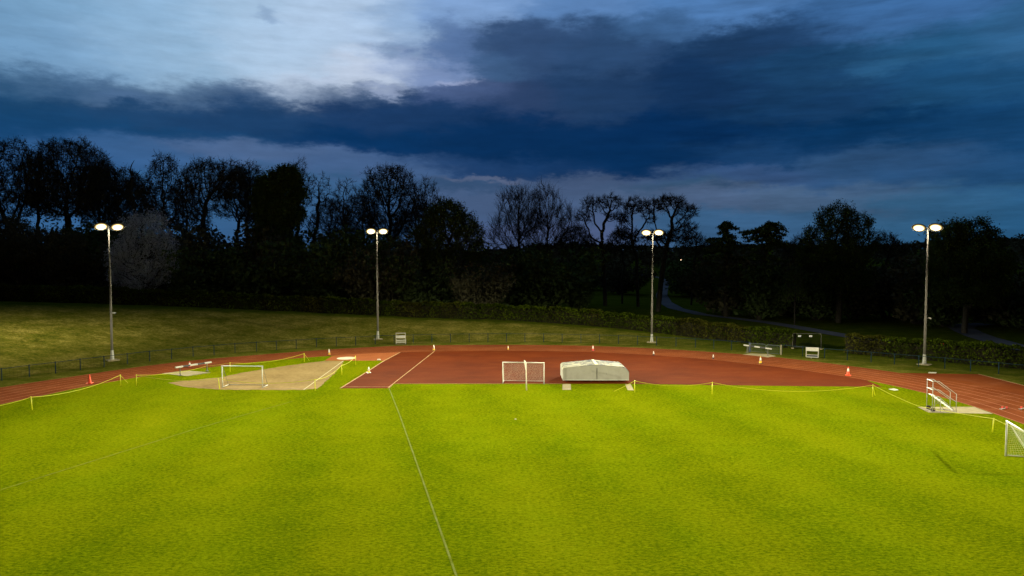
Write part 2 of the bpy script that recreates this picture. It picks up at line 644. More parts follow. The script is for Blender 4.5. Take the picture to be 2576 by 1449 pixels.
# ground: one sheet out to the hills
def build_ground():
    na = 420
    rad = np.concatenate([np.linspace(0, 46, 8), np.linspace(48, 112, 90), np.geomspace(114, 2600, 60)])
    th = np.linspace(-PI, PI, na, endpoint=False)
    R, T = np.meshgrid(rad, th, indexing='ij')
    X = CEN.x + R * np.cos(T)
    Y = CEN.y + R * np.sin(T)
    Z = height(X, Y)
    bump = (np.sin(X * .9 + 1.7 * np.sin(Y * .35)) * np.sin(Y * .7 + 1.3 * np.sin(X * .5)))
    Z = Z + np.where((R > 60) & (R < 140), bump * .05 * np.clip(Z / 1.5, 0, 1), 0)
    Z[R < 58.5] *= 1
    V = np.stack([X, Y, Z], -1).reshape(-1, 3)
    i = np.arange(len(rad) - 1)[:, None] * na
    j = np.arange(na)[None, :]
    j2 = (j + 1) % na
    q = np.stack([i + j, i + na + j, i + na + j2, i + j2], -1).reshape(-1, 4)
    o = np_mesh('ground', V, q, M['rough'], smooth=True)
    thc = np.where(T < -PI / 2, T + 2 * PI, T)
    rf = np.interp(thc, TH, RF)
    rh = np.interp(thc, HT, HR)
    t = (R - rf) / np.maximum(rh - rf, 1)
    bankness = np.clip(np.interp(thc, HT, HZ) / 1.4, 0, 1)
    dry = np.where(t < .02, .45, np.where(t < .72, .78 * bankness + .15 * (1 - bankness), np.clip(.78 * bankness - (t - .72) * 12, 0.0, 1)))
    dry = np.where(t > 1.05, .05, dry)
    at = o.data.attributes.new('dryness', 'FLOAT', 'POINT')
    at.data.foreach_set('value', dry.astype(np.float32).ravel())
    return structure('ground', o)


build_ground()

# infield turf, track, lanes
inn = loop_line(0.0)
sheet('infield_turf', inn, .004, M['turf'])
edge_in, edge_out = loop_line(0.0), loop_line(1.0)
tm = MB()
n = len(edge_in)
tm.add([(p[0], p[1], .008) for p in edge_out] + [(p[0], p[1], .008) for p in edge_in], [(i, i + 1, n + i + 1, n + i) for i in range(n - 1)])
structure('running_track', tm.build('running_track', M['track']))
LANES = 6
for k in range(LANES + 1):
    f = .012 + (k / LANES) * .976
    strip('lane_line', loop_line(f), .07, .0125, M['track_line'])
sheet('sprint_chute', [Q(3, 1330, 1018), Q(3, 1480, 1020), Q(3, 1700, 1024), Q(3, 2115, 1030), Q(3, 2576, 1145), (50.5, 44), (50.5, -20), (42.6, -20), (42.6, 50), (42.0, 56), (40.1, 62.4)], .0065, M['track'])
strip('chute_kerb_line', [Q(3, 2115, 1029), Q(3, 2576, 1144), (50.5, 44), (50.5, -20)], .12, .0105, M['edge_line'])

APR = [Q(1, 850, 1172), Q(1, 1115, 1008), Q(1, 1290, 895), Q(1, 1450, 811), Q(1, 1800, 799), Q(1, 2576, 796), Q(2, 0, 797), Q(2, 700, 804), Q(2, 1300, 831), Q(2, 1900, 873), Q(2, 2576, 945),
       Q(3, 400, 1002), Q(3, 830, 1064), Q(3, 1150, 1158), Q(3, 0, 1147), Q(2, 1180, 1127), Q(1, 2484, 1126), Q(1, 1380, 1127), Q(1, 1330, 1172)]
def outward(p, d=1.2):
    v = Vector(p) - CEN
    return tuple(Vector(p) + v.normalized() * d)


APR = [outward(p) if 3 <= i <= 12 else p for i, p in enumerate(APR)]
sheet('bend_apron', APR, .0058, M['apron'])
strip('runway_line', [Q(1, 850, 1172), Q(1, 1115, 1008), Q(1, 1290, 895), Q(1, 1450, 811)], .14, .016, M['edge_line'])
strip('runway_line', [Q(1, 1330, 1166), Q(1, 1380, 1127), Q(1, 1795, 800)], .09, .016, M['edge_line'])
strip('runway_line', [Q(1, 870, 1158), Q(1, 1345, 1158)], .07, .017, M['edge_line'])
strip('apron_edge_line', [Q(1, 1340, 1172), Q(1, 1384, 1127.5), Q(2, 500, 1127)], .06, .0175, M['edge_line'])
sheet('throwing_pad', [Q(1, 690, 893), Q(1, 765, 848), outward(Q(1, 900, 836), .5), outward(Q(1, 1450, 811), .5), Q(1, 1450, 811), Q(1, 1300, 894)], .0070, M['pad'])
SAND = [Q(0, 1690, 1118), Q(0, 1850, 1098), Q(0, 2200, 1066), Q(0, 2400, 1022), Q(1, 0, 993), Q(1, 350, 940), Q(1, 690, 896), Q(1, 880, 895), Q(1, 862, 940), Q(1, 800, 1010), Q(1, 720, 1085), Q(1, 620, 1178),
        Q(1, 480, 1187), Q(1, 200, 1190), Q(1, 0, 1187), Q(0, 2400, 1189), Q(0, 2200, 1184), Q(0, 2000, 1172), Q(0, 1820, 1150)]


def ragged(poly, amp, step=.35):
    rnd = random.Random(5)
    out = []
    for i, a in enumerate(poly):
        b = poly[(i + 1) % len(poly)]
        m = max(1, int(math.dist(a, b) / step))
        for k in range(m):
            t = k / m
            j = amp * rnd.uniform(-1, 1)
            dx, dy = b[0] - a[0], b[1] - a[1]
            L = math.hypot(dx, dy) or 1
            out.append((a[0] + dx * t - dy / L * j, a[1] + dy * t + dx / L * j))
    return out


sheet('landing_sand', ragged(SAND, .09), .011, M['sand'])
strip('sector_line', [Q(1, 880, 896), Q(1, 480, 1187)], .10, .016, M['sector'])
strip('sector_line', [Q(0, 1640, 1120), Q(0, 2576, 992)], .05, .0165, M['sector']) if False else None
strip('pitch_line', [Q(1, 1338, 1170), G(989, 1003), G(1006.5, 1047), G(1148, 1449), G(1210, 1640)], .09, .010, M['pitch_line'])
strip('pitch_line', [G(735, 1010), G(600, 1048), G(480, 1083), G(0, 1233), G(-300, 1330)], .075, .010, M['pitch_faint'])
# shot and hammer circle
cc = G(644 + 910 / 4, 683.9 + 870 / 4)
sheet('throwing_circle', [(cc[0] + 1.06 * math.cos(2 * PI * k / 40), cc[1] + 1.06 * math.sin(2 * PI * k / 40)) for k in range(40)], .019, M['slab'])
# concrete under the barrier, the judges' stand, the jump cover rails, the gate
def slab(name, poly, h=.03, mat='concrete'):
    return structure(name, MB().prism(poly, -.05, h).build(name, M[mat], bevel=.006))


slab('barrier_pad', [Q(0, 1625, 1023), Q(0, 1880, 1050), Q(0, 2122, 1015), Q(0, 1885, 995)], .02)
slab('stand_pad', [Q(3, 1508, 1362), Q(3, 1620, 1417), Q(3, 2262, 1430), Q(3, 2075, 1361)], .025)
slab('gate_pad', [Q(2, 2320, 832), Q(2, 2400, 822), Q(2, 2576, 828), Q(3, 80, 848), Q(3, 0, 862), Q(2, 2540, 855)], .02)
slab('rail_pad', [Q(2, 507, 1188), Q(2, 594, 1187), Q(2, 590, 1130), Q(2, 509, 1130)], .02)
slab('rail_pad', [Q(2, 1163, 1191), Q(2, 1226, 1193), Q(2, 1196, 1132), Q(2, 1137, 1132)], .02)
slab('cover_plate', [Q(3, 1215, 1183), Q(3, 1270, 1195), Q(3, 1315, 1191), Q(3, 1268, 1177)], .04, 'slab')
slab('cover_plate', [Q(3, 1612, 1020), Q(3, 1690, 1022), Q(3, 1697, 1014), Q(3, 1618, 1011)], .04, 'slab')
slab('stop_board', [Q(1, 1218, 891), Q(1, 1252, 891), Q(1, 1254, 885), Q(1, 1222, 885)], .10, 'slab')


# far paths in the dark park
def path_strip(name, pts, w):
    # follows the ground
    P = []
    for a, b in zip(pts[:-1], pts[1:]):
        m = max(2, int(math.dist(a, b) / 6))
        P += [(a[0] + (b[0] - a[0]) * k / m, a[1] + (b[1] - a[1]) * k / m) for k in range(m)]
    P.append(pts[-1])
    vs, fs = [], []
    for i, p in enumerate(P):
        a, b = P[max(i - 1, 0)], P[min(i + 1, len(P) - 1)]
        dx, dy = b[0] - a[0], b[1] - a[1]
        L = math.hypot(dx, dy) or 1
        for s in (1, -1):
            x, y = p[0] + s * dy / L * w / 2, p[1] - s * dx / L * w / 2
            vs.append((x, y, hz(x, y) + .06))
    for i in range(len(P) - 1):
        fs.append((2 * i, 2 * i + 1, 2 * i + 3, 2 * i + 2))
    structure(name, MB().add(vs, fs).build(name, M['path'], smooth=True))


path_strip('path', [G(2300, 872), G(2107, 842), G(2007, 826), G(1932, 815), G(1850, 807), G(1763, 800), G(1700, 786), G(1672, 768), G(1664, 745), G(1670, 722), G(1676, 709), G(1663, 699), G(1600, 689), G(1550, 678)], 3.2)
path_strip('path', [G(2700, 905), G(2576, 880), G(2520, 863), G(2470, 849), G(2437, 836), G(2415, 824), G(2430, 818), G(2480, 815)], 3.6)


# ------------------------------------------------------------------ trees
def tubes_np(P0, P1, R0, R1, n=4):
    d = P1 - P0
    d = d / np.maximum(np.linalg.norm(d, axis=1, keepdims=True), 1e-6)
    ref = np.where(np.abs(d[:, 2:3]) < .9, np.array([[0, 0, 1.]]), np.array([[1., 0, 0]]))
    s = np.cross(d, ref)
    s /= np.linalg.norm(s, axis=1, keepdims=True)
    u = np.cross(s, d)
    a = 2 * PI * np.arange(n) / n
    c = np.cos(a)[None, :, None]
    q = np.sin(a)[None, :, None]
    off = s[:, None] * c + u[:, None] * q
    V = np.concatenate([P0[:, None] + off * R0[:, None, None], P1[:, None] + off * R1[:, None, None]], 1)
    N = len(P0)
    base = (np.arange(N) * 2 * n)[:, None]
    k = np.arange(n)[None, :]
    k2 = (k + 1) % n
    Fq = np.stack([base + k, base + k2, base + n + k2, base + n + k], -1).reshape(-1, 4)
    return V.reshape(-1, 3), Fq


def cards_np(P, size, rng, flat=0.0):
    """small leaf-sprig faces with random attitudes"""
    N = len(P)
    a = rng.normal(size=(N, 3))
    a[:, 2] *= (1 - flat)
    a /= np.linalg.norm(a, axis=1, keepdims=True)
    b = rng.normal(size=(N, 3))
    b -= a * (a * b).sum(1, keepdims=True)
    b /= np.linalg.norm(b, axis=1, keepdims=True)
    L = size * rng.uniform(.5, 1.3, (N, 1))
    W = L * rng.uniform(.35, .7, (N, 1))
    V = np.stack([P - a * L, P - b * W * .8 + a * L * .1, P + a * L, P + b * W + a * L * .15], 1)
    Fq = np.arange(N * 4).reshape(N, 4)
    return V.reshape(-1, 3), Fq


def colonise(base, fork, blobs, rng, n_attr=900, step=.7, kill=1.1, infl=9.0, up=.12, iters=160, lean=None):
    pts = []
    vol = np.array([b[1][0] * b[1][1] * b[1][2] for b in blobs])
    cnt = np.maximum((n_attr * vol ** .75 / (vol ** .75).sum()).astype(int), 12)
    for (c, r), k in zip(blobs, cnt):
        d = rng.normal(size=(k, 3))
        d /= np.linalg.norm(d, axis=1, keepdims=True)
        rr = rng.uniform(.15, 1, (k, 1)) ** .42
        pts.append(np.array(c) + d * rr * np.array(r))
    A = np.concatenate(pts)
    nodes = [np.array(base, float)]
    par = [-1]
    L = np.array(fork, float) - nodes[0]
    m = max(3, int(np.linalg.norm(L) / step))
    for i in range(1, m + 1):
        t = i / m
        w = np.array([math.sin(t * 5 + base[0]) * .12, math.cos(t * 4 + base[0]) * .12, 0]) * (np.linalg.norm(L) / 8)
        nodes.append(nodes[0] + L * t + w * t * (1.2 - t))
        par.append(i - 1)
    N = np.array(nodes)
    near = np.full(len(A), -1)
    dist = np.full(len(A), 1e9)

    def upd(new0):
        d = np.linalg.norm(A[:, None] - N[None, new0:], axis=2)
        j = d.argmin(1)
        dm = d[np.arange(len(A)), j]
        better = dm < dist
        dist[better] = dm[better]
        near[better] = j[better] + new0
    upd(0)
    alive = np.ones(len(A), bool)
    for it in range(iters):
        act = alive & ((dist < infl) | (it < 3))
        if not act.any():
            if not alive.any():
                break
            act = alive
        dirs = {}
        v = A[act] - N[near[act]]
        v /= np.maximum(np.linalg.norm(v, axis=1, keepdims=True), 1e-6)
        idx = near[act]
        uniq, inv = np.unique(idx, return_inverse=True)
        S = np.zeros((len(uniq), 3))
        np.add.at(S, inv, v)
        S /= np.maximum(np.linalg.norm(S, axis=1, keepdims=True), 1e-6)
        S[:, 2] += up
        S += rng.normal(size=S.shape) * .22
        S /= np.linalg.norm(S, axis=1, keepdims=True)
        new = N[uniq] + S * step
        n0 = len(N)
        N = np.concatenate([N, new])
        par += list(uniq)
        upd(n0)
        alive &= dist > kill
        if len(N) > 6500:
            break
    par = np.array(par)
    return N, par


def skeleton_mesh(N, par, r_trunk, r_tip, power=2.3):
    n = len(N)
    kids = np.zeros(n)
    area = np.zeros(n)
    for i in range(n - 1, 0, -1):
        if area[i] == 0:
            area[i] = 1.0
        area[par[i]] += area[i]
    r = area ** (1 / power)
    r = r_tip + (r - r.min()) / (r.max() - r.min()) * (r_trunk - r_tip)
    return r


def tree(name, label, cat_group, base_x, Y, blobs_px, kind='bare', fork=.45, r_trunk=.34, n_attr=800, seed=1, twigs=3, leaf=None, n_leaf=0, leaf_size=.28,
         depth=.85, step=.75, kill=1.2, up=.12, twig_up=.3, tw_len=1.7, lean=0.0, base_y=None, cat='tree', tw_r=.024, base=None, tip=.03):
    rng = np.random.default_rng(seed)
    if base is None:
        b = AT(base_x, 643, Y)
        base = Vector((b.x, Y, hz(b.x, Y) - .15))
    blobs = []
    for (cx, cy, rx, ry) in blobs_px:
        c = AT(cx, cy, Y)
        s = Y / F
        blobs.append(((c.x, c.y + rng.uniform(-.25, .25) * rx * s, c.z), (rx * s, rx * s * depth, ry * s)))
    top = max(c[2] + r[2] for c, r in blobs)
    cxm = np.mean([c[0] for c, r in blobs])
    fz = base.z + (top - base.z) * fork
    fk = (base.x + (cxm - base.x) * .35 + lean, Y, fz)
    blobs = [(c, (r[0] * 1.13, r[1] * 1.13, r[2] * 1.10)) for c, r in blobs]
    N, par = colonise(tuple(base), fk, blobs, rng, int(n_attr * 1.9), step, kill * .82, up=up)
    r = skeleton_mesh(N, par, r_trunk, tip)
    root = empty(name, base)
    loc = np.array(base)
    big = np.arange(1, len(N))
    thick = r[big] > max(.06, r_trunk * .16)
    for nm, sel, sides, mat in (('trunk', big[thick], 7, M['bark']),):
        V, Fq = tubes_np(N[par[sel]], N[sel], np.minimum(r[par[sel]], r[sel] * 1.25), r[sel], sides)
        np_mesh(nm, V - loc, Fq, mat, root, smooth=True)
    # crown: thin boughs, twigs and leaf sprigs
    sel = big[~thick]
    V, Fq = tubes_np(N[par[sel]], N[sel], np.minimum(r[par[sel]], r[sel] * 1.3), r[sel], 4)
    Vs, Fs, Ms = [V], [Fq], [np.zeros(len(Fq), int)]
    nv = len(V)
    tipn = sel if len(sel) else big
    if twigs:
        S = np.repeat(N[tipn], twigs, 0)
        D = np.repeat(N[tipn] - N[par[tipn]], twigs, 0)
        D /= np.maximum(np.linalg.norm(D, axis=1, keepdims=True), 1e-6)
        D = D + rng.normal(size=D.shape) * .75
        D[:, 2] += twig_up
        D /= np.linalg.norm(D, axis=1, keepdims=True)
        Lw = tw_len * rng.uniform(.35, 1.0, (len(S), 1))
        mid = S + D * Lw * .55
        D2 = D + rng.normal(size=D.shape) * .4
        D2[:, 2] += twig_up * .5
        D2 /= np.linalg.norm(D2, axis=1, keepdims=True)
        end = mid + D2 * Lw * .5
        D3 = D + rng.normal(size=D.shape) * .7
        D3 /= np.linalg.norm(D3, axis=1, keepdims=True)
        end2 = mid + D3 * Lw * .4
        V2, F2 = tubes_np(S, mid, np.full(len(S), tw_r), np.full(len(S), tw_r * .7), 3)
        Vs.append(V2)
        Fs.append(F2 + nv)
        Ms.append(np.zeros(len(F2), int))
        nv += len(V2)
        # spray of fine shoots, each a thin ribbon
        B0 = np.concatenate([mid, mid, S.copy() + (mid - S) * .6, S + (mid - S) * .35])
        B1 = np.concatenate([end, end2, S + (mid - S) * .6 + D3 * Lw * .45, S + (mid - S) * .35 - D3 * Lw * .3 + D2 * Lw * .35])
        sd = np.cross(B1 - B0, rng.normal(size=B0.shape))
        sd /= np.maximum(np.linalg.norm(sd, axis=1, keepdims=True), 1e-6)
        wv = sd * tw_r * .95
        V4 = np.stack([B0 - wv, B0 + wv, B1 + wv * .5, B1 - wv * .5], 1).reshape(-1, 3)
        F4 = np.arange(len(V4)).reshape(-1, 4)
        Vs.append(V4)
        Fs.append(F4 + nv)
        Ms.append(np.zeros(len(F4), int))
        nv += len(V4)
    if leaf and n_leaf:
        pick = rng.integers(0, len(tipn), n_leaf)
        P = N[tipn][pick] + rng.normal(size=(n_leaf, 3)) * .42
        V3, F3 = cards_np(P, leaf_size, rng)
        Vs.append(V3)
        Fs.append(F3 + nv)
        Ms.append(np.ones(len(F3), int))
    cr = np_mesh('crown', np.concatenate(Vs) - loc, np.concatenate(Fs), M['twig'], root, mat_index=np.concatenate(Ms), mats=[M[leaf]] if leaf else [M['bud']])
    tag(root, label, cat, cat_group)
    return root


GW = 'bare trees beyond the hedge'
BARE = dict(twigs=3)
tree('bare_tree', 'dense bare tree at the far left, cut off by the photo edge', GW, 42, 122, [(35, 445, 78, 85), (-45, 470, 70, 80), (20, 520, 60, 40)], n_attr=1000, seed=3, fork=.3, twigs=6, r_trunk=.5, leaf='bud', n_leaf=9000, leaf_size=.15)
tree('bare_tree', 'broad domed tree second from the left, tallest of the left woodland', GW, 165, 128, [(165, 420, 88, 66), (222, 465, 45, 48), (110, 470, 50, 60), (170, 500, 80, 50)], n_attr=1300, seed=4, fork=.32, twigs=6, r_trunk=.55, leaf='bud', n_leaf=21000, leaf_size=.15)
tree('bare_tree', 'lower dense tree right of the tallest left tree, above the first floodlight', GW, 285, 134, [(285, 465, 62, 46), (315, 520, 60, 60), (260, 520, 60, 60)], n_attr=900, seed=5, fork=.3, twigs=6, leaf='bud', n_leaf=21000, leaf_size=.15)
tree('bare_tree', 'narrow tree with rounded top between the dead snag and the broad wood', GW, 404, 125, [(410, 428, 33, 33), (395, 490, 40, 50), (428, 505, 30, 60)], n_attr=650, seed=6, fork=.35, twigs=6, leaf='bud', n_leaf=3750, leaf_size=.15)
tree('bare_tree', 'wide many-stemmed bare tree with sky showing between its trunks', GW, 525, 124, [(520, 455, 62, 50), (575, 455, 45, 45), (478, 505, 36, 50)], n_attr=1100, seed=7, fork=.28, twigs=6, leaf='bud', n_leaf=7500, leaf_size=.15, r_trunk=.42)
tree('bare_tree', 'bare tree crowding the left side of the dark ivy tree', GW, 622, 130, [(628, 455, 42, 40), (640, 520, 40, 60), (600, 500, 30, 50)], n_attr=750, seed=8, fork=.3, twigs=6, leaf='bud', n_leaf=6000, leaf_size=.15)
tree('bare_tree', 'thin bare tree peeping out behind the right of the ivy tree', GW, 738, 136, [(747, 447, 32, 40), (758, 500, 26, 50)], n_attr=420, seed=9, fork=.4, twigs=5)
tree('bare_tree', 'slender forked bare tree standing clear right of the ivy tree', GW, 784, 128, [(806, 466, 30, 30), (818, 500, 22, 22), (795, 500, 22, 25), (775, 560, 25, 25)], n_attr=260, seed=10, fork=.36, twigs=6, r_trunk=.34, kill=1.4, tw_len=1.3)
tree('bare_tree', 'light bare tree between the slender forked one and the great round one', GW, 868, 126, [(872, 487, 30, 28), (852, 525, 30, 30), (898, 540, 26, 40), (865, 570, 45, 40)], n_attr=520, seed=11, fork=.33, twigs=5, r_trunk=.32)
tree('bare_tree', 'great round bare tree above the second floodlight', GW, 966, 134, [(980, 470, 62, 50), (938, 505, 36, 45), (1028, 515, 40, 45), (975, 560, 60, 40)], n_attr=1200, seed=12, fork=.33, twigs=6, r_trunk=.55, leaf='bud', n_leaf=9000, leaf_size=.15)
tree('bare_tree', 'bare tree between the great round tree and the green dome tree', GW, 1062, 128, [(1072, 488, 28, 35), (1092, 520, 26, 28), (1066, 560, 45, 50)], n_attr=600, seed=13, fork=.33, twigs=6, r_trunk=.32)
tree('bare_tree', 'wispy upright bare tree with switch-like shoots, left of a twin', GW, 1318, 140, [(1292, 520, 36, 42), (1322, 545, 45, 60), (1275, 595, 45, 50)], n_attr=620, seed=14, fork=.25, twigs=5, tw_len=3.2, twig_up=1.2, up=.3, r_trunk=.3, tw_r=.02)
tree('bare_tree', 'wispy upright bare tree with a side spray reaching right', GW, 1368, 138, [(1375, 515, 34, 40), (1400, 560, 45, 45), (1355, 590, 60, 50), (1432, 585, 30, 32)], n_attr=700, seed=15, fork=.25, twigs=5, tw_len=3.0, twig_up=1.1, up=.3, r_trunk=.3, tw_r=.02)
tree('bare_tree', 'bare tree with two umbrella heads standing alone in the gap', GW, 1523, 142, [(1492, 516, 24, 20), (1535, 512, 26, 18), (1472, 548, 22, 14), (1560, 545, 16, 14), (1540, 545, 20, 14), (1478, 605, 20, 16)], n_attr=680, seed=16, fork=.37, twigs=10, r_trunk=.42, kill=.95, step=.6, tw_len=1.5, depth=.7)
tree('bare_tree', 'small rounded bare tree just left of the third floodlight', GW, 1606, 142, [(1600, 520, 30, 20), (1632, 545, 16, 18), (1572, 555, 20, 16), (1575, 590, 30, 16)], n_attr=600, seed=17, fork=.38, twigs=10, r_trunk=.34, kill=.95, step=.6, tw_len=1.5)
tree('bare_tree', 'wide spreading bare tree directly behind the third floodlight', GW, 1656, 131, [(1682, 513, 40, 19), (1726, 532, 27, 18), (1640, 520, 16, 14), (1718, 578, 34, 15), (1672, 598, 50, 14), (1735, 600, 20, 10)], n_attr=850, seed=18, fork=.45, twigs=10, r_trunk=.5, kill=.95, step=.6, tw_len=1.5)

LOW = 'low bare trees on the dark grass'
for (x, yt, Y, sd, lab, blobs) in ((1448, 560, 146, 81, 'low bare tree between the wispy trees and the two-headed tree', [(1446, 590, 30, 24), (1425, 615, 30, 28), (1470, 618, 26, 26)]),
                                   (1566, 575, 150, 82, 'low bare tree left of the third floodlight, under the small rounded tree', [(1562, 600, 26, 20), (1585, 612, 26, 20), (1545, 618, 24, 20)]),
                                   (1740, 585, 152, 83, 'low bare tree right of the wide spreading tree', [(1738, 608, 26, 18), (1765, 618, 22, 16)]),
                                   (2035, 590, 134, 84, 'low bare tree filling the gap between the right pine and the oak', [(2020, 622, 30, 24), (2000, 640, 26, 24)]),
                                   (2225, 585, 132, 85, 'low bare tree at the right shoulder of the oak', [(2222, 612, 28, 22), (2250, 630, 28, 24)])):
    tree('bare_tree', lab, LOW, x, Y, blobs, n_attr=260, seed=sd, fork=.3, twigs=7, r_trunk=.22, kill=.95, step=.6, leaf='bud', n_leaf=1500, leaf_size=.13)

BACK = 'bare trees in the second row of the wood'
for (x, yt, Y, sd, lab) in ((95, 395, 150, 71, 'bare tree in the second row, between the two leftmost trees'), (245, 405, 152, 72, 'bare tree in the second row, above the blossom tree on its left'), (352, 450, 150, 73, 'bare tree in the second row, behind the dead snag'), (462, 455, 148, 74, 'bare tree in the second row, left of the many-stemmed tree'),
                            (592, 425, 152, 75, 'bare tree in the second row, behind the many-stemmed tree'), (664, 440, 150, 76, 'bare tree in the second row, behind the left of the ivy tree'), (838, 500, 150, 77, 'bare tree in the second row, right of the slender forked tree'), (912, 490, 152, 78, 'bare tree in the second row, left behind the great round tree'), (1045, 500, 150, 79, 'bare tree in the second row, right behind the great round tree')):
    tree('bare_tree', lab, BACK, x, Y, [(x, yt + 38, 42, 36), (x - 22, yt + 80, 40, 44), (x + 24, yt + 92, 40, 50)], n_attr=520, seed=sd, fork=.28, twigs=5, leaf='bud', n_leaf=6000, leaf_size=.16)

GL = 'leafy trees beyond the hedge'
tree('ivy_clad_tree', 'black ivy-clad tree with a solid squarish crown', GL, 705, 120, [(722, 452, 34, 34), (688, 470, 38, 38), (742, 486, 26, 36), (665, 505, 28, 40), (705, 530, 52, 50), (742, 545, 22, 30), (690, 590, 48, 50), (722, 640, 40, 55)], n_attr=1200, seed=21, fork=.25, twigs=2, leaf='evergreen', n_leaf=52000, leaf_size=.22, r_trunk=.6)
tree('leafy_tree', 'dark dome-shaped leafy tree sloping down to the right', GL, 1130, 118, [(1122, 555, 52, 50), (1165, 590, 48, 48), (1088, 610, 45, 60), (1192, 632, 30, 42)], n_attr=900, seed=22, fork=.25, twigs=2, leaf='evergreen', n_leaf=26000, leaf_size=.17, r_trunk=.38)
tree('leafy_tree', 'round oak coming into leaf, between the pines and the fourth floodlight', GL, 2112, 118, [(2105, 555, 50, 42), (2150, 575, 45, 42), (2058, 605, 42, 40), (2188, 612, 26, 22), (2100, 640, 85, 40), (2110, 700, 80, 45)], n_attr=950, seed=23, fork=.25, twigs=3, leaf='leaf', n_leaf=44000, leaf_size=.16, r_trunk=.5)
tree('leafy_tree', 'leafy tree lit faintly beside the right-hand floodlight', GL, 2432, 102, [(2372, 600, 34, 36), (2420, 585, 34, 34), (2460, 580, 24, 30), (2500, 605, 26, 32), (2440, 660, 88, 50), (2440, 720, 85, 45)], n_attr=950, seed=24, fork=.25, twigs=2, leaf='leaf', n_leaf=64000, leaf_size=.17, r_trunk=.42)
tree('blossom_tree', 'pale blossoming tree behind the left floodlight', None, 365, 108, [(345, 580, 32, 40), (388, 562, 28, 32), (402, 612, 36, 36), (325, 635, 42, 42), (422, 660, 24, 42), (362, 690, 48, 38), (296, 690, 28, 32)], n_attr=900, seed=25, fork=.2, twigs=2, leaf='blossom', n_leaf=24000, leaf_size=.13, r_trunk=.28)
tree('leafy_tree', 'low bushy tree in the dark at the left photo edge under the wood', GL, 38, 110, [(20, 590, 60, 45), (70, 640, 70, 60), (-20, 660, 60, 60), (150, 640, 60, 60)], n_attr=800, seed=26, fork=.2, twigs=1, leaf='bud', n_leaf=36000, leaf_size=.15, r_trunk=.3)
tree('young_tree', 'young tree with a thin pale trunk behind the notice panel', None, 2002, 113, [(2000, 705, 26, 34), (2000, 735, 30, 26)], n_attr=160, seed=27, fork=.3, twigs=3, leaf='leaf', n_leaf=1300, leaf_size=.16, r_trunk=.11, tip=.02)


# two ragged pines with drooping tiers
def pine(label, x, Y, tiers, seed):
    rng = np.random.default_rng(seed)
    b = AT(x, 643, Y)
    base = Vector((b.x, Y, hz(b.x, Y) - .1))
    root = empty('pine_tree', base)
    tx, ty = tiers[0][0], tiers[0][1]
    top = AT(tx, ty, Y) - base
    mb = MB()
    pts = [Vector((0, 0, 0)), Vector((top.x * .2, .2, top.z * .35)), Vector((top.x * .6, -.2, top.z * .7)), top]
    mb.path(pts, [.45, .36, .24, .06], 9)
    V0, F0, P = [], [], []
    for (cx, cy, hw) in tiers:
        c = AT(cx, cy, Y) - base
        L0 = 1.25 * hw * Y / F
        for k in range(9):
            a = rng.uniform(0, 2 * PI)
            L = L0 * rng.uniform(.35, 1.25)
            z0 = c.z + rng.uniform(-.5, .4)
            f = min(max(z0 / top.z, 0), 1)
            s = Vector((top.x * f, 0, z0))
            q = [s + Vector((math.cos(a) * L * t, math.sin(a) * L * t, .9 * t - 1.2 * t * t + rng.uniform(-.15, .15))) for t in (0, .35, .7, 1.0)]
            off = Vector((c.x - top.x * f, 0, 0))
            q = [p + off * min(1, i * .5) for i, p in enumerate(q)]
            mb.path(q, [.11, .08, .05, .02], 5)
            for i in range(150):
                t = rng.uniform(.25, 1.05)
                i0 = min(int(t * 3), 2)
                p = q[i0].lerp(q[i0 + 1], min(t * 3 - i0, 1.1))
                P.append(np.array(p) + rng.normal(size=3) * np.array((.26, .26, .13)))
    mb.build('trunk', M['bark'], root, smooth=True)
    V, Fq = cards_np(np.array(P), .22, rng, .3)
    np_mesh('crown', V, Fq, M['evergreen'], root)
    tag(root, label, 'tree', 'pines beyond the hedge')


pine('ragged pine with one upright tip, left of the pair', 1827, 124, [(1827, 567, 8), (1827, 574, 18), (1830, 590, 24), (1822, 603, 34), (1835, 618, 30), (1818, 630, 36), (1825, 650, 40), (1825, 680, 42)], 31)
pine('ragged pine with a crooked two-lobed top, right of the pair', 1912, 121, [(1935, 564, 12), (1945, 572, 26), (1898, 580, 24), (1950, 590, 26), (1905, 600, 34), (1950, 612, 24), (1905, 622, 40), (1912, 650, 46), (1912, 690, 48)], 32)


# dead snag
def snag():
    Y = 119
    b = AT(345, 643, Y)
    base = Vector((b.x, Y, hz(b.x, Y) - .1))
    root = empty('dead_tree', base)
    px = [(345, 700), (343, 600), (338, 520), (328, 480), (334, 450), (327, 430), (331, 415), (338, 403)]
    mb = MB()
    mb.path([AT(x, y, Y) - base if i else Vector((0, 0, 0)) for i, (x, y) in enumerate(px)], [.42, .36, .28, .2, .16, .11, .08, .03], 8)
    mb.build('trunk', M['bark'], root, smooth=True)
    mb = MB()
    for pts in ([(330, 455), (345, 437), (352, 430), (358, 428)], [(329, 470), (312, 455), (305, 440)], [(334, 448), (347, 452), (357, 446)], [(338, 500), (360, 470), (372, 455)], [(328, 430), (320, 424)], [(340, 520), (318, 500), (308, 488)]):
        mb.path([AT(x, y, Y + i * .4) - base for i, (x, y) in enumerate(pts)], [.09, .06, .035, .02][:len(pts)], 5)
    mb.build('branches', M['twig'], root)
    tag(root, 'dead snag with a bare crooked spire poking above the left wood', 'tree')


snag()


